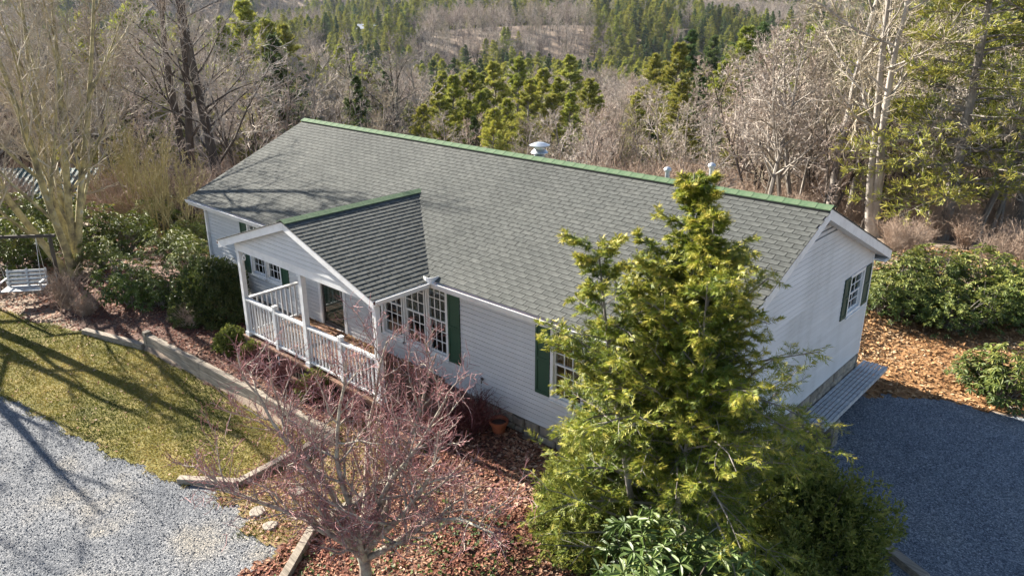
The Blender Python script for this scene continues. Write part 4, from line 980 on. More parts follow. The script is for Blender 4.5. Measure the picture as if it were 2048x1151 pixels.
# ---- the big hemlock by the right corner of the house
def in_house(P): return (P[:, 0] < L_+.35) & (P[:, 1] > -.10) & (P[:, 2] < H_+PS*np.minimum(P[:, 1], W_-P[:, 1])+.05) | ((P[:, 0] < L_+.3) & (P[:, 1] > -.5) & (P[:, 2] > 2.1) & (P[:, 2] < H_+PS*P[:, 1]+.06))
def hemlock(base, label):
    global rng
    keep_rng = rng; rng = np.random.default_rng(313)
    base = np.array(base); o = empty('hemlock_tree', base, label, 'tree')
    ns = 5; hts = np.array([6.75, 6.35, 6.0, 5.7, 5.7]); off = np.array([(0, 0), (.34, .30), (-.48, -.42), (.30, -.36), (-.25, .15)])
    P0 = np.concatenate([off*.35, np.full((ns, 1), -.1)], 1); D = unit(np.concatenate([off*.27, np.ones((ns, 1))], 1))
    T = grow(P0, D, hts, 12, .025, (0, 0, .04)); TR = taper(np.array([.12, .07, .07, .06, .06]), np.full(ns, .008), 12)
    s, d, r, t, k = spawn(T[:1], TR[:1], 235, .03, .985, 1.12, .30)
    s_, d_, r_, t_, k_ = spawn(T[1:], TR[1:], 40, .42, .985, 1.0, .30)
    s, d, r, t, k = np.concatenate([s, s_]), np.concatenate([d, d_]), np.concatenate([r, r_]), np.concatenate([t, t_]), np.concatenate([k, k_+1])
    z = s[:, 2]/6.75
    prof = np.interp(z, [0, .12, .3, .45, .6, .75, .88, 1.0], [2.15, 2.45, 2.4, 2.1, 1.6, .95, .45, .16])
    ln = prof*(.42+.75*rng.random(len(t)))
    ln *= np.where(k == 0, 1, .70)
    kp = (z < .70) | (rng.random(len(z)) > .38); s, d, r, t, k, z, ln = s[kp], d[kp], r[kp], t[kp], k[kp], z[kp], ln[kp]
    az_ = d[:, 0]*.67-d[:, 1]*.74; ln *= 1-.55*np.clip(az_, 0, 1)*np.clip((.36-z)/.12, 0, 1)
    B = grow(s, unit(d+np.array([0, 0, .30])), ln, 8, .08, (0, 0, -.06))
    BR = taper(np.minimum(r*.55, .03), np.full(len(t), .004), 8)
    s2, d2, r2, t2, k2 = spawn(B, BR, 15, .10, 1.0, .85, .2, flat=.6)
    l2 = np.clip((ln[k2]*.22+.09)*(1.15-t2*.6)*(.6+.6*rng.random(len(t2))), .08, .8)
    Q = grow(s2, d2, l2, 4, .09, (0, 0, -.07)); QR = taper(np.maximum(r2*.45, .003), np.full(len(t2), .0018), 4)
    s3, d3, r3, t3, k3 = spawn(Q, QR, 12, .06, 1.0, .75, .2, flat=.5)
    l3 = np.clip(l2[k3]*.40*(1.15-t3*.6)*(.6+.6*rng.random(len(t3))), .05, .26)
    W = grow(s3, d3, l3, 3, .1, (0, 0, -.06))
    keep = ~in_house(W[:, -1]+base)
    W, t3, k3, l3 = W[keep], t3[keep], k3[keep], l3[keep]
    keepq = ~in_house(Q[:, -1]+base)
    # leaflets in two ranks along every twig and along the branchlet tips
    n = 7; f = (np.arange(n)+.6)/n; N = len(W)
    A = W[:, 0][:, None]+(W[:, 2]-W[:, 0])[:, None]*f[None, :, None]; dt = unit(W[:, 2]-W[:, 0]); e1, e2 = perp(dt)
    nrm = unit(np.array([0, 0, 1.])[None]+rng.normal(0, .55, (N, 3))); sd = unit(np.cross(nrm, dt))
    sg = np.where(np.arange(n) % 2 == 0, 1, -1)[None, :, None]
    dd = unit(dt[:, None]*.8+sd[:, None]*sg*.75+rng.normal(0, .15, (N, n, 3))); dd[:, -1] = dt
    ll = (.034+.036*rng.random((N, n)))[..., None]; wv = np.cross(nrm[:, None], dd)*.0072
    V = np.stack([A-wv, A+wv, A+dd*ll], 2).reshape(-1, 3, 3); nf = len(V)
    F = np.arange(nf*3).reshape(-1, 3)
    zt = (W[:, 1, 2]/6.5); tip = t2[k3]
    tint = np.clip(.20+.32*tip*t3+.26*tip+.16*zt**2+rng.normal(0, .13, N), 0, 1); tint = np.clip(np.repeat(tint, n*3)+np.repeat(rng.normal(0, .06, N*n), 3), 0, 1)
    tr = mk('trunk', np.concatenate([tubes(T, TR, 8)[0]])+base, tubes(T, TR, 8)[1], 'bark_grey', o, origin=base)
    v, ff_ = join([tubes(B, BR, 4), ribbons(Q[keepq], QR[keepq])])
    mk('branches', v+base, ff_, 'bark_grey', o, origin=base)
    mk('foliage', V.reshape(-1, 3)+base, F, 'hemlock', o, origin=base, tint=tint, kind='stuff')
    rng = keep_rng
    return o
hemlock((16.33, -1.5, float(h(16.33, -1.5))), 'tall feathery yellow green hemlock at the right front corner of the house')
def bush(name, loc, rad, hgt, n, size, wd, mat, label, cat='bush', seed=1, core=.25, lumps=.18, bark='bark_dark', sq=(1, 1)):
    st, (V, F, tt) = shell_bush(seed, rad, hgt, n, size, wd, core, lumps)
    V = V*np.array([sq[0], sq[1], 1]); wl = V+np.array(loc); k = ~in_house(wl[F].mean(1))
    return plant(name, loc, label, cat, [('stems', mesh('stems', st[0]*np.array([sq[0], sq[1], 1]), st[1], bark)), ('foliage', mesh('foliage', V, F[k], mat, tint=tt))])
def gpt(x, y): return np.array([x, y, float(h(x, y))])
bush('juniper_bush', gpt(15.05, -1.25), 1.05, 2.0, 19000, .080, .018, 'bush', 'dense rounded olive bush at the foot of the tall hemlock', seed=3, core=.35, lumps=.10)
bush('laurel_bush', gpt(17.7, .45), 1.15, 2.0, 11500, .082, .021, 'bush', 'shaded green bush beside the driveway under the hemlock', seed=5, core=.4)
bush('laurel_bush', gpt(16.95, 1.75), .85, 1.15, 9000, .075, .018, 'bush', 'low feathery bush between hemlock and the stone pillar of the bench', seed=16, core=.4)
bush('laurel_bush', gpt(17.9, -1.0), .95, 1.3, 10000, .075, .018, 'bush', 'low shaded bush between hemlock and driveway timber', seed=6, core=.4)
bush('boxwood_bush', at(424, 640)+np.array([-.1, .15, 0]), 1.0, 1.55, 11500, .078, .03, 'boxwood', 'large dark rounded boxwood beside the left end of the porch', seed=8, core=.3, lumps=.12)
bush('boxwood_bush', at(462, 700), .36, .55, 3000, .05, .02, 'bush', 'small yellow green boxwood in the bed below the porch rail', seed=9, core=.4)
bush('boxwood_bush', at(510, 722), .36, .45, 2400, .05, .02, 'bush', 'small brownish boxwood next to the yellow green one below the porch', seed=10, core=.5)
bush('boxwood_bush', at(640, 790), .42, .55, 2600, .05, .02, 'bush', 'small boxwood in the bed in front of the middle porch post', seed=12, core=.5)

# ---- rhododendrons
def rhodo_meshes(seed, rad, hgt, nwh, **kw):
    st, (C, D, Nn, ln, tt) = rhodo(seed, rad, hgt, nwh, **kw)
    V, F = leaf_set(C, D, Nn, ln, .30)
    return [('stems', mesh('stems', st[0], st[1], 'bark_grey')), ('foliage', mesh('foliage', V, F, 'rhodo', tint=np.repeat(tt, 7)))]
RH = [rhodo_meshes(31, 1.1, 1.7, 330, leaf=.15), rhodo_meshes(32, 1.2, 1.5, 360, leaf=.14, droop=.15), rhodo_meshes(33, .9, 1.5, 240, leaf=.15, droop=.6)]
def rh(px, py, k, sc, label, group=None, rot=None, z=1.0):
    p = at(px, py); plant('rhododendron', p, label, 'shrub', RH[k], group, rot if rot is not None else random.random()*6, (sc, sc, sc*z))
hedge = 'broad glossy rhododendron in the dense row behind the leaf covered ground'
for px, py, k, sc in ((1758, 625, 0, .66), (1800, 630, 1, .78), (1862, 643, 0, .72), (1905, 660, 1, .76), (1960, 650, 2, .84), (2015, 640, 0, .8), (2075, 655, 1, .85)):
    rh(px, py, k, sc, hedge, 'rhododendron row behind the house')
for px, py, k, sc in ((1790, 600, 1, .95), (1860, 602, 0, .95), (1950, 612, 0, 1.0), (2040, 615, 1, .95)):
    rh(px, py, k, sc, hedge, 'rhododendron row behind the house')
rh(2005, 800, 2, .86, 'yellow green rhododendron standing alone at the edge of the driveway', rot=1.0)
rh(1962, 772, 2, .62, 'small rhododendron close behind the lone yellow green one')
left = 'leafy rhododendron in the thicket under the lichen covered tree'
for px, py, k, sc in ((30, 550, 0, 1.05), (85, 528, 1, .95), (45, 495, 0, 1.15), (250, 505, 1, .95), (385, 540, 0, .62), (190, 505, 0, 1.0), (330, 485, 0, 1.05), (395, 500, 1, .8), (5, 470, 1, 1.2), (120, 475, 0, 1.1), (345, 520, 1, .7), (205, 540, 0, .6)):
    rh(px, py, k, sc, left, 'rhododendron thicket left of the house')
rh(262, 607, 2, .95, 'bluish leaved rhododendron with bare lower stems in the leaf bed')
rh(322, 610, 2, .72, 'small rhododendron with bare stems beside the bluish one')
# near rhododendron at the lower edge: its largest leaves are objects of their own
nb = np.array([17.35, -3.05, float(h(17.35, -3.05))])
nr = empty('rhododendron', nb, 'large leaved rhododendron in front of the tall hemlock', 'shrub')
st, (C, D, Nn, ln, tt) = rhodo(44, 1.25, 2.5, 460, leaf=.17, per=8, droop=.28)
mk('stems', st[0]+nb, st[1], 'bark_dark', nr, origin=nb)
rank = np.argsort(np.linalg.norm(C+nb-CAM, axis=1)); V, F = leaf_set(C, D, Nn, ln, .25)
rest = rank[280:]; Vr = V.reshape(-1, 7, 3)[rest].reshape(-1, 3); Fr = (LEAFF[None]+(np.arange(len(rest))*7)[:, None, None]).reshape(-1, 3)
fo_ = mk('foliage', Vr+nb, Fr, 'rhodo_near', nr, origin=nb, tint=np.repeat(tt[rest], 7), kind='stuff')
for i in rank[:280]:
    mk('leaf', V.reshape(-1, 7, 3)[i]+nb, LEAFF, 'rhodo_near', nr, tint=np.full(7, tt[i]), origin=C[i]+nb)

# ---- twiggy shrubs
def twig_shrub(seed, rad, hgt, n, mat, fr_=.004):
    global rng
    keep = rng; rng = np.random.default_rng(seed)
    a = rng.random(n)*6.28; sp = rng.random(n)**.6
    D = unit(np.stack([np.cos(a)*sp*rad, np.sin(a)*sp*rad, np.full(n, hgt)], -1)); P0 = np.stack([rng.normal(0, rad*.18, n), rng.normal(0, rad*.18, n), np.full(n, -.03)], -1)
    ln = hgt*(.6+.55*rng.random(n)); T = grow(P0, D, ln, 6, .12, (0, 0, .02)); TR = taper(np.full(n, fr_*2), np.full(n, fr_), 6)
    s, d, r, t, k = spawn(T, TR, 9, .15, 1, .7, .25); l2 = ln[k]*.42*(.4+.8*rng.random(len(t)))
    B = grow(s, d, l2, 4, .16, (0, 0, .05)); BR = taper(np.full(len(t), fr_), np.full(len(t), fr_*.6), 4)
    s, d, r, t, k = spawn(B, BR, 4, .15, 1, .7, .25); l3 = l2[k]*.5*(.4+.8*rng.random(len(t)))
    Q = grow(s, d, l3, 3, .16, (0, 0, .04)); rng = keep
    return [('stems', mesh('stems', *tubes(T, TR, 4), mat)), ('twigs', mesh('twigs', *join([tubes(B, BR, 3), tubes(Q, taper(np.full(len(t), fr_*.7), np.full(len(t), fr_*.4), 3), 3)]), mat))]
BARB = twig_shrub(51, .55, .85, 46, 'twig_barb', .0045)
for x, y, sc in ((11.35, -.55, 1.0), (11.15, -1.15, .8)):
    plant('barberry_shrub', gpt(x, y), 'dark red twiggy shrub between the wooden steps and the flower pot', 'shrub', BARB, 'dark red shrubs below the facade', random.random()*6, sc)
for x, y, sc in ((5.6, -2.05, .6), (6.7, -2.0, .65), (7.9, -1.98, .7), (9.0, -1.98, .65)):
    plant('barberry_shrub', gpt(x, y), 'low dark red twiggy shrub along the foot of the porch', 'shrub', BARB, 'dark red shrubs along the porch', random.random()*6, sc)
BRN = twig_shrub(52, .6, 1.15, 50, 'brush', .006)
for px, py, sc in ((135, 618, .9), (175, 632, .55), (385, 655, .5)):
    plant('bare_shrub', at(px, py), 'bare brown twiggy shrub at the edge of the leaf bed near the swing', 'shrub', BRN, 'bare brown shrubs near the swing', random.random()*6, sc)

# ---- small spreading bare tree in the red leaf bed (dogwood habit)
def dogwood(base, label):
    base = np.array(base); o = empty('dogwood_tree', base, label, 'tree')
    T = np.array([[(0, 0, -.1), (.01, .0, .15), (.0, .015, .35), (-.02, .0, .55), (-.02, .0, .72)]]); TR = np.array([[.115, .095, .088, .086, .05]])
    global rng
    keep_rng = rng; rng = np.random.default_rng(205)
    a = np.array([3.55, 2.6, 1.75, .75, 5.6, 4.5, 2.2, 3.1, 1.2, 3.95, .45]); n = len(a); el = np.array([.38, .70, .78, .55, .50, .80, 1.15, 1.0, 1.0, .72, .85])
    D = np.stack([np.cos(a)*np.cos(el), np.sin(a)*np.cos(el), np.sin(el)], -1); z0 = np.array([.45, .5, .55, .5, .52, .55, .6, .62, .6, .58, .6])
    P0 = np.stack([np.zeros(n), np.zeros(n), z0], -1); ln = np.array([3.2, 3.5, 3.4, 3.2, 1.5, 1.3, 3.2, 3.3, 3.1, 2.9, 2.9])
    Lm = grow(P0, D, ln, 9, .14, (0, 0, .05)); LR = taper(np.full(n, .060), np.full(n, .012), 9)
    s, d, r, t, k = spawn(Lm, LR, 15, .14, 1, .72, .28); lb = ln[k]*.40*(1.1-.5*t)*(.5+.7*rng.random(len(t)))
    B = grow(s, d, lb, 7, .22, (0, 0, .10)); BR = taper(np.clip(r*.6, .009, .026), np.full(len(t), .0055), 7)
    s, d, r, t, k = spawn(B, BR, 13, .12, 1, .72, .28); lt = np.clip(lb[k]*.48*(.4+.8*rng.random(len(t))), .08, .6)
    W = grow(s, d, lt, 5, .24, (0, 0, .10)); WR = taper(np.clip(r*.6, .0042, .008), np.full(len(t), .0028), 5)
    s, d, r, t, k = spawn(W, WR, 5, .1, 1, .7, .28); lf = np.clip(lt[k]*.55*(.35+.8*rng.random(len(t))), .04, .28)
    Q = grow(s, d, lf, 3, .25, (0, 0, .12)); QR = taper(np.full(len(t), .0040), np.full(len(t), .0022), 3)
    kW = ~in_house(W[:, -1]+base); kQ = ~in_house(Q[:, -1]+base)
    tr = mk('trunk', tubes(T, TR, 10)[0]+base, tubes(T, TR, 10)[1], 'bark_dog', o, origin=base, smooth=True)
    v, f = join([tubes(Lm, LR, 7), tubes(B, BR, 5)]); mk('limbs', v+base, f, 'bark_dog', o, origin=base, smooth=True)
    v, f = tubes(W[kW], WR[kW], 4); mk('branchlets', v+base, f, 'twig_mid', o, origin=base)
    v, f = tubes(Q[kQ], QR[kQ], 3); mk('twigs', v+base, f, 'twig_dog', o, origin=base)
    rng = keep_rng
dogwood(gpt(12.85, -4.45), 'small spreading leafless tree with lichen grey limbs and mauve twigs in the red leaf bed')

# ---- big bare trees round the house
def big_tree(p, label, bark, twig, rot=0, **kw):
    a, b = bare_tree(**kw)
    return plant('bare_tree', p, label, 'tree', [('trunk', mesh('trunk', *a, bark, smooth=True)), ('crown', mesh('crown', *b, twig))], None, rot)
big_tree(at(150, 548), 'many stemmed leafless tree with yellow lichen behind the white swing', 'bark_lichen', 'twig_tan', .4, seed=61, height=10.5, stems=6, spread=.14, limbs=10, br=7, tw=6, fine=3, r0=.125, limb_t=.16, limb_ang=.5, limb_len=.40, wig=.08, up=.10, fine_r=.0065)
big_tree(np.array([-6.3, -6.0, float(h(-6.3, -6.0))]), 'leafless tree with low fork standing left of the lawn', 'bark_lichen', 'twig_lichen', 1.0, seed=62, height=8.5, stems=5, spread=.26, limbs=7, br=6, tw=3, fine=0, r0=.22, limb_t=.2, limb_ang=.6, limb_len=.4, wig=.09, up=.06, fine_r=.0075)
big_tree(at_u(400, 41), 'tall dark leaning trunk forked high up, left of the roof end', 'bark_dark', 'twig_grey', 0, seed=63, height=17, stems=2, spread=.06, limbs=14, br=7, tw=6, fine=3, limb_r=.36, r0=.27, limb_t=.25, limb_ang=.9, limb_len=.38, fine_r=.011, lean=(-.06, -.06))
big_tree(at_u(452, 39.5), 'tall straight dark trunk right behind the left roof corner', 'bark_dark', 'twig_grey', 2, seed=64, height=17, stems=1, spread=.02, limbs=22, br=7, tw=6, fine=3, limb_r=.32, r0=.30, limb_t=.2, limb_ang=1.0, limb_len=.34, fine_r=.011)
big_tree(at_u(1652, 33.5), 'tall pale barked bare tree rising behind the right half of the ridge', 'bark_pale', 'twig_tan', 1, seed=65, limb_r=.45, height=17, stems=1, spread=.02, limbs=19, br=7, tw=6, fine=3, r0=.27, limb_t=.30, limb_ang=.75, limb_len=.42, wig=.10, fine_r=.009)
big_tree(at_u(1690, 35.5), 'slender bare tree close beside the pale barked one behind the ridge', 'bark_grey', 'twig_tan', 2, seed=66, limb_r=.45, height=16, stems=1, spread=.05, limbs=16, br=6, tw=6, fine=3, r0=.19, limb_t=.38, limb_ang=.7, limb_len=.38, fine_r=.009)
big_tree(at_u(1748, 31.5), 'leaning bare tree with light bark behind the gable end', 'bark_pale', 'twig_tan', 3, seed=67, limb_r=.45, height=13.5, stems=2, spread=.07, limbs=12, br=7, tw=6, fine=3, r0=.21, limb_t=.30, limb_ang=.75, limb_len=.42, fine_r=.009, lean=(.12, .12))
big_tree(at_u(2046, 27), 'light barked bare tree behind the rhododendron row at the drive', 'bark_grey', 'twig_tan', 1, seed=68, limb_r=.45, height=13, stems=1, spread=.05, limbs=12, br=6, tw=5, fine=3, r0=.20, limb_t=.4, limb_ang=.8, limb_len=.4, fine_r=.009)
a, (V, F, tt) = pine_tree(71, 15, 4.6, 28, 5, .65, .14, .24, .028, sub=13, gap=.12, nf=6)
plant('white_pine', at_u(1885, 30.5), 'big open crowned white pine behind the rhododendron row', 'tree', [('trunk', mesh('trunk', *a, 'bark_grey')), ('crown', mesh('crown', V, F, 'pine_a', tint=tt))])
a, (V, F, tt) = pine_tree(72, 17, 4.8, 30, 5, .6, .18, .24, .028, sub=13, gap=.12, nf=6)
plant('white_pine', at_u(2030, 34), 'tall dense white pine rising above the light barked bare tree', 'tree', [('trunk', mesh('trunk', *a, 'bark_grey')), ('crown', mesh('crown', V, F, 'pine_a', tint=tt))], None, 2)
YB = bare_tree(seed=69, height=4.6, stems=7, spread=.13, limbs=6, br=5, tw=4, fine=2, r0=.035, limb_t=.2, limb_ang=.45, limb_len=.35, wig=.07, up=.12, fine_r=.008)
YM = [('trunk', mesh('trunk', *YB[0], 'twig_lichen')), ('crown', mesh('crown', *YB[1], 'twig_lichen'))]
for px, u, sc in ((330, 29, 1.0), (372, 28, .85), (300, 31, 1.1), (250, 33, 1.1)):
    plant('sapling_clump', at_u(px, u), 'clump of thin yellow tan saplings beside the left house corner', 'sapling', YM, 'yellow saplings left of the house', random.random()*6, sc)

# ---- shed with green ribbed roof beyond the left garden
sc_ = at_u(110, 44); shed = empty('garden_shed', sc_, 'grey shed with pale green ribbed metal roof beyond the left garden', 'shed')
def sh(a, b, z): return sc_+np.array([H0[0]*b+R0[0]*a, H0[1]*b+R0[1]*a, z])
m = MB(); m.hexa([sh(-3.2,-2,-.6), sh(3.2,-2,-.6), sh(3.2,2,-.6), sh(-3.2,2,-.6), sh(-3.2,-2,1.9), sh(3.2,-2,1.9), sh(3.2,2,1.9), sh(-3.2,2,1.9)]); m.mk('wall', 'shedwall', shed)
for s, (b0, b1) in enumerate(((-2.4, 0), (0, 2.4))):
    z0, z1 = (1.75, 2.9) if s == 0 else (2.9, 1.75)
    m = MB(); m.hexa([sh(-3.5,b0,z0), sh(3.5,b0,z0), sh(3.5,b1,z1), sh(-3.5,b1,z1), sh(-3.5,b0,z0+.05), sh(3.5,b0,z0+.05), sh(3.5,b1,z1+.05), sh(-3.5,b1,z1+.05)]); rp_ = m.mk('roof', 'greenroof', shed)
    for i in range(22):
        a = -3.45+6.9*i/21; m = MB(); m.hexa([sh(a-.04,b0,z0+.048), sh(a+.04,b0,z0+.048), sh(a+.04,b1,z1+.048), sh(a-.04,b1,z1+.048), sh(a-.03,b0,z0+.10), sh(a+.03,b0,z0+.10), sh(a+.03,b1,z1+.10), sh(a-.03,b1,z1+.10)]); m.mk('rib', 'greenroof', rp_)
m = MB(); m.hexa([sh(1.2,-2.03,-.5), sh(2.2,-2.03,-.5), sh(2.2,-1.99,-.5), sh(1.2,-1.99,-.5), sh(1.2,-2.03,1.5), sh(2.2,-2.03,1.5), sh(2.2,-1.99,1.5), sh(1.2,-1.99,1.5)]); m.mk('door', 'interior', shed)

# ------------------------------------------------------------------ the woodland
BP = [bare_tree(seed=81, height=12, stems=1, limbs=17, br=7, tw=6, fine=4, r0=.17, limb_t=.25, limb_ang=.8, limb_len=.42, fine_r=.014, detail=6),
      bare_tree(seed=82, height=12, stems=2, spread=.09, limbs=11, br=7, tw=6, fine=4, r0=.15, limb_t=.22, limb_ang=.7, limb_len=.42, fine_r=.014, detail=6),
      bare_tree(seed=83, height=12, stems=1, limbs=15, br=8, tw=6, fine=4, r0=.14, limb_t=.35, limb_ang=.6, limb_len=.38, fine_r=.013, detail=6),
      bare_tree(seed=84, height=12, stems=3, spread=.12, limbs=8, br=7, tw=6, fine=4, r0=.13, limb_t=.22, limb_ang=.65, limb_len=.40, fine_r=.014, detail=6)]
BM = [('bark_grey', 'twig_grey'), ('bark_dark', 'twig_grey'), ('bark_grey', 'twig_tan'), ('bark_dark', 'twig_red')]
BPM = [(mesh('trunk', *a, bm[0]), mesh('crown', *b, bm[1])) for (a, b), bm in zip(BP, BM)]
BLAB = ['grey twigged single trunk bare hardwood', 'forked dark trunk bare hardwood with grey twigs', 'slim pale bare hardwood with tan twigs', 'many trunked bare hardwood with russet twigs']
PPm = []
for sd, args, mt in ((91, (12, 4.0, 27, 6, .85, .04, .24, .036), 'pine_a'), (92, (12, 3.6, 24, 5, .7, .18, .26, .036), 'pine_a'), (93, (12, 3.6, 28, 6, .95, .03, .22, .036), 'pine_b')):
    a, (V, F, tt) = pine_tree(sd, *args, gap=.1 if sd != 92 else .25, sub=8, nf=7)
    PPm.append((mesh('trunk', *a, 'bark_grey' if sd != 93 else 'bark_dark'), mesh('crown', V, F, mt, tint=tt)))
PLAB = ['full yellow green white pine', 'open crowned yellow green pine', 'dense dark green conifer']
frg = np.random.default_rng(101)
trees = []      # (kind, proto, point, scale, rot)
def put(kind, k, p, hgt): trees.append((kind, k, p, hgt/12*(.97+.06*frg.random()), frg.random()*6.28))
# the group of pines that shows over the middle of the ridge, and other conifers that stand out
for px, u, py, k in ((893, 62, 178, 0), (930, 68, 150, 1), (958, 64, 185, 0), (1000, 72, 135, 0), (1020, 63, 205, 1), (1052, 60, 168, 0), (1035, 76, 120, 0), (1112, 64, 165, 0), (1165, 70, 160, 1), (1145, 84, 118, 0), (1190, 78, 170, 0), (985, 58, 215, 1), (905, 66, 160, 0), (945, 60, 205, 0), (1075, 66, 150, 0), (1090, 59, 190, 1), (1130, 60, 195, 0), (970, 70, 150, 0), (870, 66, 195, 0),
                     (598, 70, 98, 2), (575, 66, 120, 2), (622, 74, 130, 2), (560, 90, 10, 0), (590, 95, 0, 0), (700, 120, 55, 0), (640, 130, 40, 0), (515, 80, 5, 0), (480, 78, 30, 0), (300, 62, 40, 0), (330, 70, 0, 0), (395, 75, 60, 0), (230, 66, 20, 0),
                     (1330, 75, 100, 0), (1365, 82, 70, 2), (1300, 90, 110, 0), (1420, 70, 130, 0), (1455, 78, 60, 0), (1480, 66, 120, 1), (1560, 60, 70, 1), (1400, 110, 40, 2), (1450, 115, 20, 2), (1600, 70, 60, 0), (1720, 55, 50, 1), (1800, 50, 30, 0), (1780, 62, 10, 0), (1900, 52, 0, 0), (1960, 48, 20, 1), (2020, 55, 0, 0), (1500, 92, 40, 2)):
    p = at_u(px, u); hg = np.clip(top_h(u, py)-p[2], 3, 17); put('pine', k, p, hg)
for px, u, py, k in ((785, 60, 70, 1), (800, 62, 90, 0), (690, 66, 90, 0), (870, 74, 100, 0), (1230, 58, 190, 3), (1290, 52, 200, 2), (1560, 44, 60, 2), (1480, 48, 110, 2), (1810, 40, 60, 2), (1860, 44, 10, 0), (250, 46, -30, 1), (180, 50, -30, 0), (90, 52, -30, 2), (30, 48, -30, 0), (520, 48, 60, 1), (560, 52, 100, 3)):
    p = at_u(px, u); put('bare', k, p, np.clip(top_h(u, py)-p[2], 4, 18))
for _ in range(26):
    px = frg.uniform(1380, 2120); u = frg.uniform(29.5 if px > 1760 else 33, 42); p = at_u(px, u); put('bare', int(frg.choice([0, 2, 3])), p, frg.uniform(4.5, 9.5))
# the rest of the wood, thinner with distance
def evergreen(x, y):
    return np.sin(x*.035+1)+np.sin(y*.041-.5)+.8*np.sin(x*.083+y*.071+2)+.5*np.sin(y*.16-x*.12)
def limit(px, u):
    """the tallest row that near trees may reach, so that the valley shows over the roof as it does"""
    base = np.interp(px, [-300, 300, 560, 680, 860, 1250, 1450, 1600, 2300], [-90, -60, 20, 140, 195, 200, 110, 10, -60])
    return base*(1-np.clip((u-60)/140, 0, 1))+np.clip((u-60)/140, 0, 1)*np.interp(px, [-300, 700, 1300, 2300], [-30, 40, 40, -30])
u = 35.0
while u < 850:
    st = 4.6 if u < 120 else (6.0 if u < 300 else 7.0); n = int(2600/ (st*FOC*2048/u))+1
    for i in range(n):
        px = -280+2620*(i+frg.random())/n; uu = u+frg.normal(0, st*.4)
        p = at_u(px, max(uu, 33.5))
        if 30 < px < 200 and uu < 50: continue
        if 280 < px < 420 and 36 < uu < 56: continue          # open leaf covered ground left of the roof
        if uu < 40 and frg.random() < .35: continue
        ev = evergreen(p[0], p[1])+.7*np.clip((uu-200)/300, -.4, 1)
        if px > 1250: ev += .45
        if 650 < px < 1350 and uu > 150: ev += 1.0
        if px < 480 and uu < 62: ev = -3
        pine = ev > 1.05+frg.normal(0, .35)
        nat = frg.uniform(9, 15) if uu > 60 else frg.uniform(5.5, 13)
        top = top_h(uu, limit(px, uu)+abs(frg.normal(0, 45)))-p[2]
        if -45 < p[0] < 4 and 5.5 < p[1] < 16.5: continue      # open ground west of the house, sunlit
        hg = min(nat, top) if uu < 120 else nat
        if hg < 2.2: hg = frg.uniform(2.4, 4)
        k = frg.choice(3, p=[.45, .25, .3]) if pine else frg.choice(4, p=[.3, .2, .2, .3])
        put('pine' if pine else 'bare', int(k), p, hg*(1.05 if pine else 1))
    u += st*.8
fh = at_u(735, 430); fhz = float(h(fh[0], fh[1]))
trees = [t for t in trees if not (abs(uv(t[2][0], t[2][1])[1]-uv(fh[0], fh[1])[1]) < 8 and -45 < uv(t[2][0], t[2][1])[0]-430 < 8)]
fho = empty('far_house', fh, 'tiny pale roofed house among the trees across the valley', 'house')
def fp_(a, b, z): return (fh[0]+R0[0]*a+H0[0]*b, fh[1]+R0[1]*a+H0[1]*b, fhz+z)
m = MB(); m.hexa([fp_(-5,-3.5,-1.5), fp_(5,-3.5,-1.5), fp_(5,3.5,-1.5), fp_(-5,3.5,-1.5), fp_(-5,-3.5,4.4), fp_(5,-3.5,4.4), fp_(5,3.5,4.4), fp_(-5,3.5,4.4)]); m.mk('wall', 'siding', fho)
for b0, b1, z0, z1 in ((-4, 0, 4.2, 6.4), (0, 4, 6.4, 4.2)):
    m = MB(); m.hexa([fp_(-5.5,b0,z0), fp_(5.5,b0,z0), fp_(5.5,b1,z1), fp_(-5.5,b1,z1), fp_(-5.5,b0,z0+.2), fp_(5.5,b0,z0+.2), fp_(5.5,b1,z1+.2), fp_(-5.5,b1,z1+.2)]); m.mk('roof', 'farroof', fho)
for a in (-3.2, 0, 3.2):
    m = MB(); m.hexa([fp_(a-.6,-3.56,1.6), fp_(a+.6,-3.56,1.6), fp_(a+.6,-3.5,1.6), fp_(a-.6,-3.5,1.6), fp_(a-.6,-3.56,3), fp_(a+.6,-3.56,3), fp_(a+.6,-3.5,3), fp_(a-.6,-3.5,3)]); m.mk('window', 'interior', fho)
def big(t): return t[3]/np.linalg.norm(t[2]-CAM)
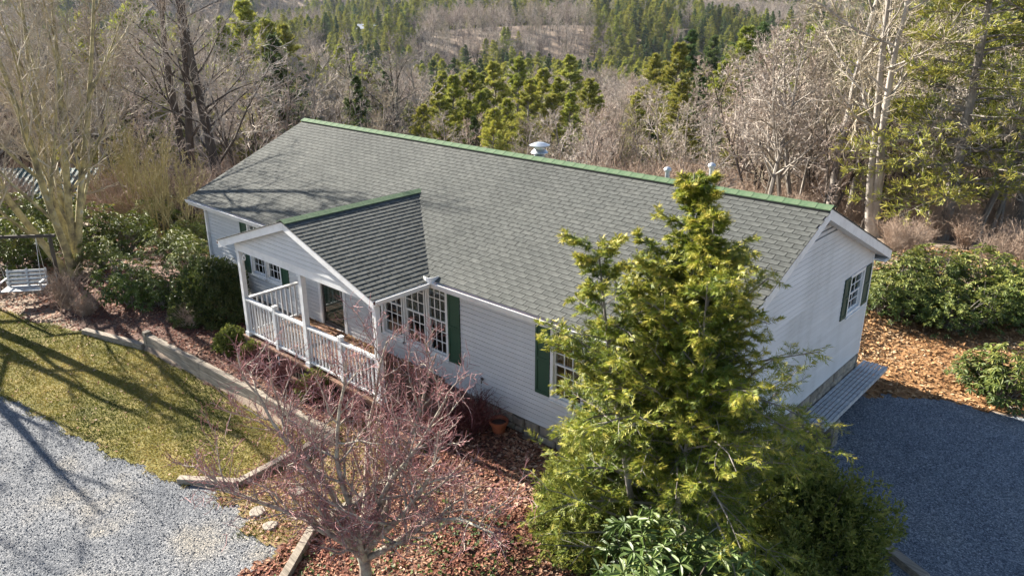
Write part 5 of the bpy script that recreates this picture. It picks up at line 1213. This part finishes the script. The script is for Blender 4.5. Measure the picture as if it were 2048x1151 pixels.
for kind, protos, labs, nm, grp in (('bare', BPM, BLAB, 'hardwood_tree', 'leafless hardwoods of the valley wood'), ('pine', PPm, PLAB, 'pine_tree', 'conifers of the valley wood')):
    lst = sorted([t for t in trees if t[0] == kind], key=big, reverse=True)
    for t in lst[:290]:
        uu_ = uv(t[2][0], t[2][1])[0]; zn = ' close behind the house' if uu_ < 48 else (' on the slope below the house' if uu_ < 80 else (' down in the valley' if uu_ < 130 else ' across the valley'))
        lb = ('short ' if t[3] < .55 else ('tall ' if t[3] > 1.08 else ''))+labs[t[1]]+zn
        plant(nm, t[2], lb, 'tree', [('trunk', protos[t[1]][0]), ('crown', protos[t[1]][1])], lb+' group', t[4], t[3])
    rest = lst[290:]
    me = bpy.data.meshes.new('far_trees'); me.from_pydata([tuple(t[2]) for t in rest], [], []); me.update()
    for an, vals, ty in (('scl', [t[3] for t in rest], 'FLOAT'), ('rot', [t[4] for t in rest], 'FLOAT'), ('pro', [t[1] for t in rest], 'INT')):
        a = me.attributes.new(an, ty, 'POINT'); a.data.foreach_set('value', np.array(vals, np.int32 if ty == 'INT' else np.float32))
    o = bpy.data.objects.new('distant_conifers' if kind == 'pine' else 'distant_hardwoods', me); COL.objects.link(o); o['kind'] = 'stuff'
    tag(o, 'far conifers standing in drifts over the valley slopes' if kind == 'pine' else 'far leafless hardwood forest covering the valley and hills', 'forest')
    ng = bpy.data.node_groups.new('forest_'+kind, 'GeometryNodeTree'); ng.interface.new_socket('Geometry', in_out='INPUT', socket_type='NodeSocketGeometry'); ng.interface.new_socket('Geometry', in_out='OUTPUT', socket_type='NodeSocketGeometry')
    N = ng.nodes; K = ng.links; gi = N.new('NodeGroupInput'); go = N.new('NodeGroupOutput'); jn = N.new('GeometryNodeJoinGeometry')
    def named(nme, ty):
        q = N.new('GeometryNodeInputNamedAttribute'); q.data_type = ty; q.inputs['Name'].default_value = nme; return q.outputs['Attribute']
    cx = N.new('ShaderNodeCombineXYZ'); K.new(named('rot', 'FLOAT'), cx.inputs[2])
    scl = named('scl', 'FLOAT'); pro = named('pro', 'INT')
    seen = {c.data.name: c for c in bpy.data.objects if c.type == 'MESH' and c.data and c.name.split('.')[0] in ('trunk', 'crown')}
    for j, pm in enumerate(protos):
        cmp_ = N.new('FunctionNodeCompare'); cmp_.data_type = 'INT'; cmp_.operation = 'EQUAL'; K.new(pro, cmp_.inputs[2]); cmp_.inputs[3].default_value = j
        for me_ in pm:
            oi = N.new('GeometryNodeObjectInfo'); oi.inputs['Object'].default_value = seen[me_.name]; oi.inputs['As Instance'].default_value = True
            ip = N.new('GeometryNodeInstanceOnPoints'); K.new(gi.outputs[0], ip.inputs['Points']); K.new(cmp_.outputs[0], ip.inputs['Selection']); K.new(oi.outputs['Geometry'], ip.inputs['Instance']); K.new(cx.outputs[0], ip.inputs['Rotation']); K.new(scl, ip.inputs['Scale']); K.new(ip.outputs[0], jn.inputs[0])
    K.new(jn.outputs[0], go.inputs[0]); md = o.modifiers.new('forest', 'NODES'); md.node_group = ng
print('trees', len(trees), sum(t[0] == 'pine' for t in trees))
# ---- brush under the trees: uncountable thin stems
BS = []
for j in range(3):
    v1 = twig_shrub(110+j, 1.0, 1.9, 34, 'brush', .010); BS.append(v1)
bpts = []
for _ in range(2600):
    px = frg.uniform(-200, 2250); uu = (31 if px < 1680 else 26.5)+abs(frg.normal(0, 22))
    if 280 < px < 420 and 34 < uu < 56: continue
    if 30 < px < 230 and uu < 48: continue
    if 620 < px < 1500 and uu < 33: continue
    if px > 1380 and uu < 40 and (frg.random() < .8 or uu < 30): continue
    p = at_u(px, uu)
    bpts.append((p, frg.uniform(.6, 1.35)*(.7 if px > 1380 and uu < 40 else 1), frg.random()*6.28, frg.integers(3)))
for _ in range(16):
    bpts.append((at_u(frg.uniform(1730, 2080), frg.uniform(24.5, 30)), frg.uniform(.35, .65), frg.random()*6.28, frg.integers(3)))
for j in range(3):
    sel = [b for b in bpts if b[3] == j]
    near = sorted(sel, key=lambda b: np.linalg.norm(b[0]-CAM))
    for b in near[:60]: plant('brush_shrub', b[0], 'bare brown undergrowth shrub at the edge of the valley wood', 'shrub', BS[j], 'brown undergrowth at the wood edge', b[2], b[1])
    # the rest is one mass of undergrowth built from points
    me = bpy.data.meshes.new('undergrowth'); rs = near[60:]; me.from_pydata([tuple(b[0]) for b in rs], [], []); me.update()
    for an, vals in (('scl', [b[1] for b in rs]), ('rot', [b[2] for b in rs])):
        a = me.attributes.new(an, 'FLOAT', 'POINT'); a.data.foreach_set('value', np.array(vals, np.float32))
    o = bpy.data.objects.new('undergrowth', me); COL.objects.link(o); o['kind'] = 'stuff'; tag(o, 'mass of bare brown undergrowth beneath the valley trees', 'undergrowth')
    ng = bpy.data.node_groups.new('brush', 'GeometryNodeTree'); ng.interface.new_socket('Geometry', in_out='INPUT', socket_type='NodeSocketGeometry'); ng.interface.new_socket('Geometry', in_out='OUTPUT', socket_type='NodeSocketGeometry')
    N = ng.nodes; K = ng.links; gi = N.new('NodeGroupInput'); go = N.new('NodeGroupOutput'); jn = N.new('GeometryNodeJoinGeometry')
    q1 = N.new('GeometryNodeInputNamedAttribute'); q1.data_type = 'FLOAT'; q1.inputs['Name'].default_value = 'rot'; q2 = N.new('GeometryNodeInputNamedAttribute'); q2.data_type = 'FLOAT'; q2.inputs['Name'].default_value = 'scl'
    cx = N.new('ShaderNodeCombineXYZ'); K.new(q1.outputs['Attribute'], cx.inputs[2])
    for pn, me_ in BS[j]:
        ob = [c for c in bpy.data.objects if c.data == me_][0]
        oi = N.new('GeometryNodeObjectInfo'); oi.inputs['Object'].default_value = ob; oi.inputs['As Instance'].default_value = True
        ip = N.new('GeometryNodeInstanceOnPoints'); K.new(gi.outputs[0], ip.inputs['Points']); K.new(oi.outputs['Geometry'], ip.inputs['Instance']); K.new(cx.outputs[0], ip.inputs['Rotation']); K.new(q2.outputs['Attribute'], ip.inputs['Scale']); K.new(ip.outputs[0], jn.inputs[0])
    K.new(jn.outputs[0], go.inputs[0]); md = o.modifiers.new('brush', 'NODES'); md.node_group = ng

# ------------------------------------------------------------------ thin winter haze over the valley
m = MB(); zl_ = float(zz.min())-1; m.box(-3600, 3600, -3600, 3600, zl_, 330)
hz = m.mk('haze', 'interior', None); hz['kind'] = 'stuff'; tag(hz, 'thin pale winter haze over the valley', 'haze')
hm = bpy.data.materials.new('haze_air'); hm.use_nodes = True; N = hm.node_tree.nodes; N.remove(N['Principled BSDF'])
pv = N.new('ShaderNodeVolumePrincipled'); pv.inputs['Color'].default_value = (.80, .87, 1.0, 1); pv.inputs['Density'].default_value = .00005; pv.inputs['Anisotropy'].default_value = .2
hm.node_tree.links.new(pv.outputs[0], N['Material Output'].inputs['Volume']); hz.data.materials.clear(); hz.data.materials.append(hm)
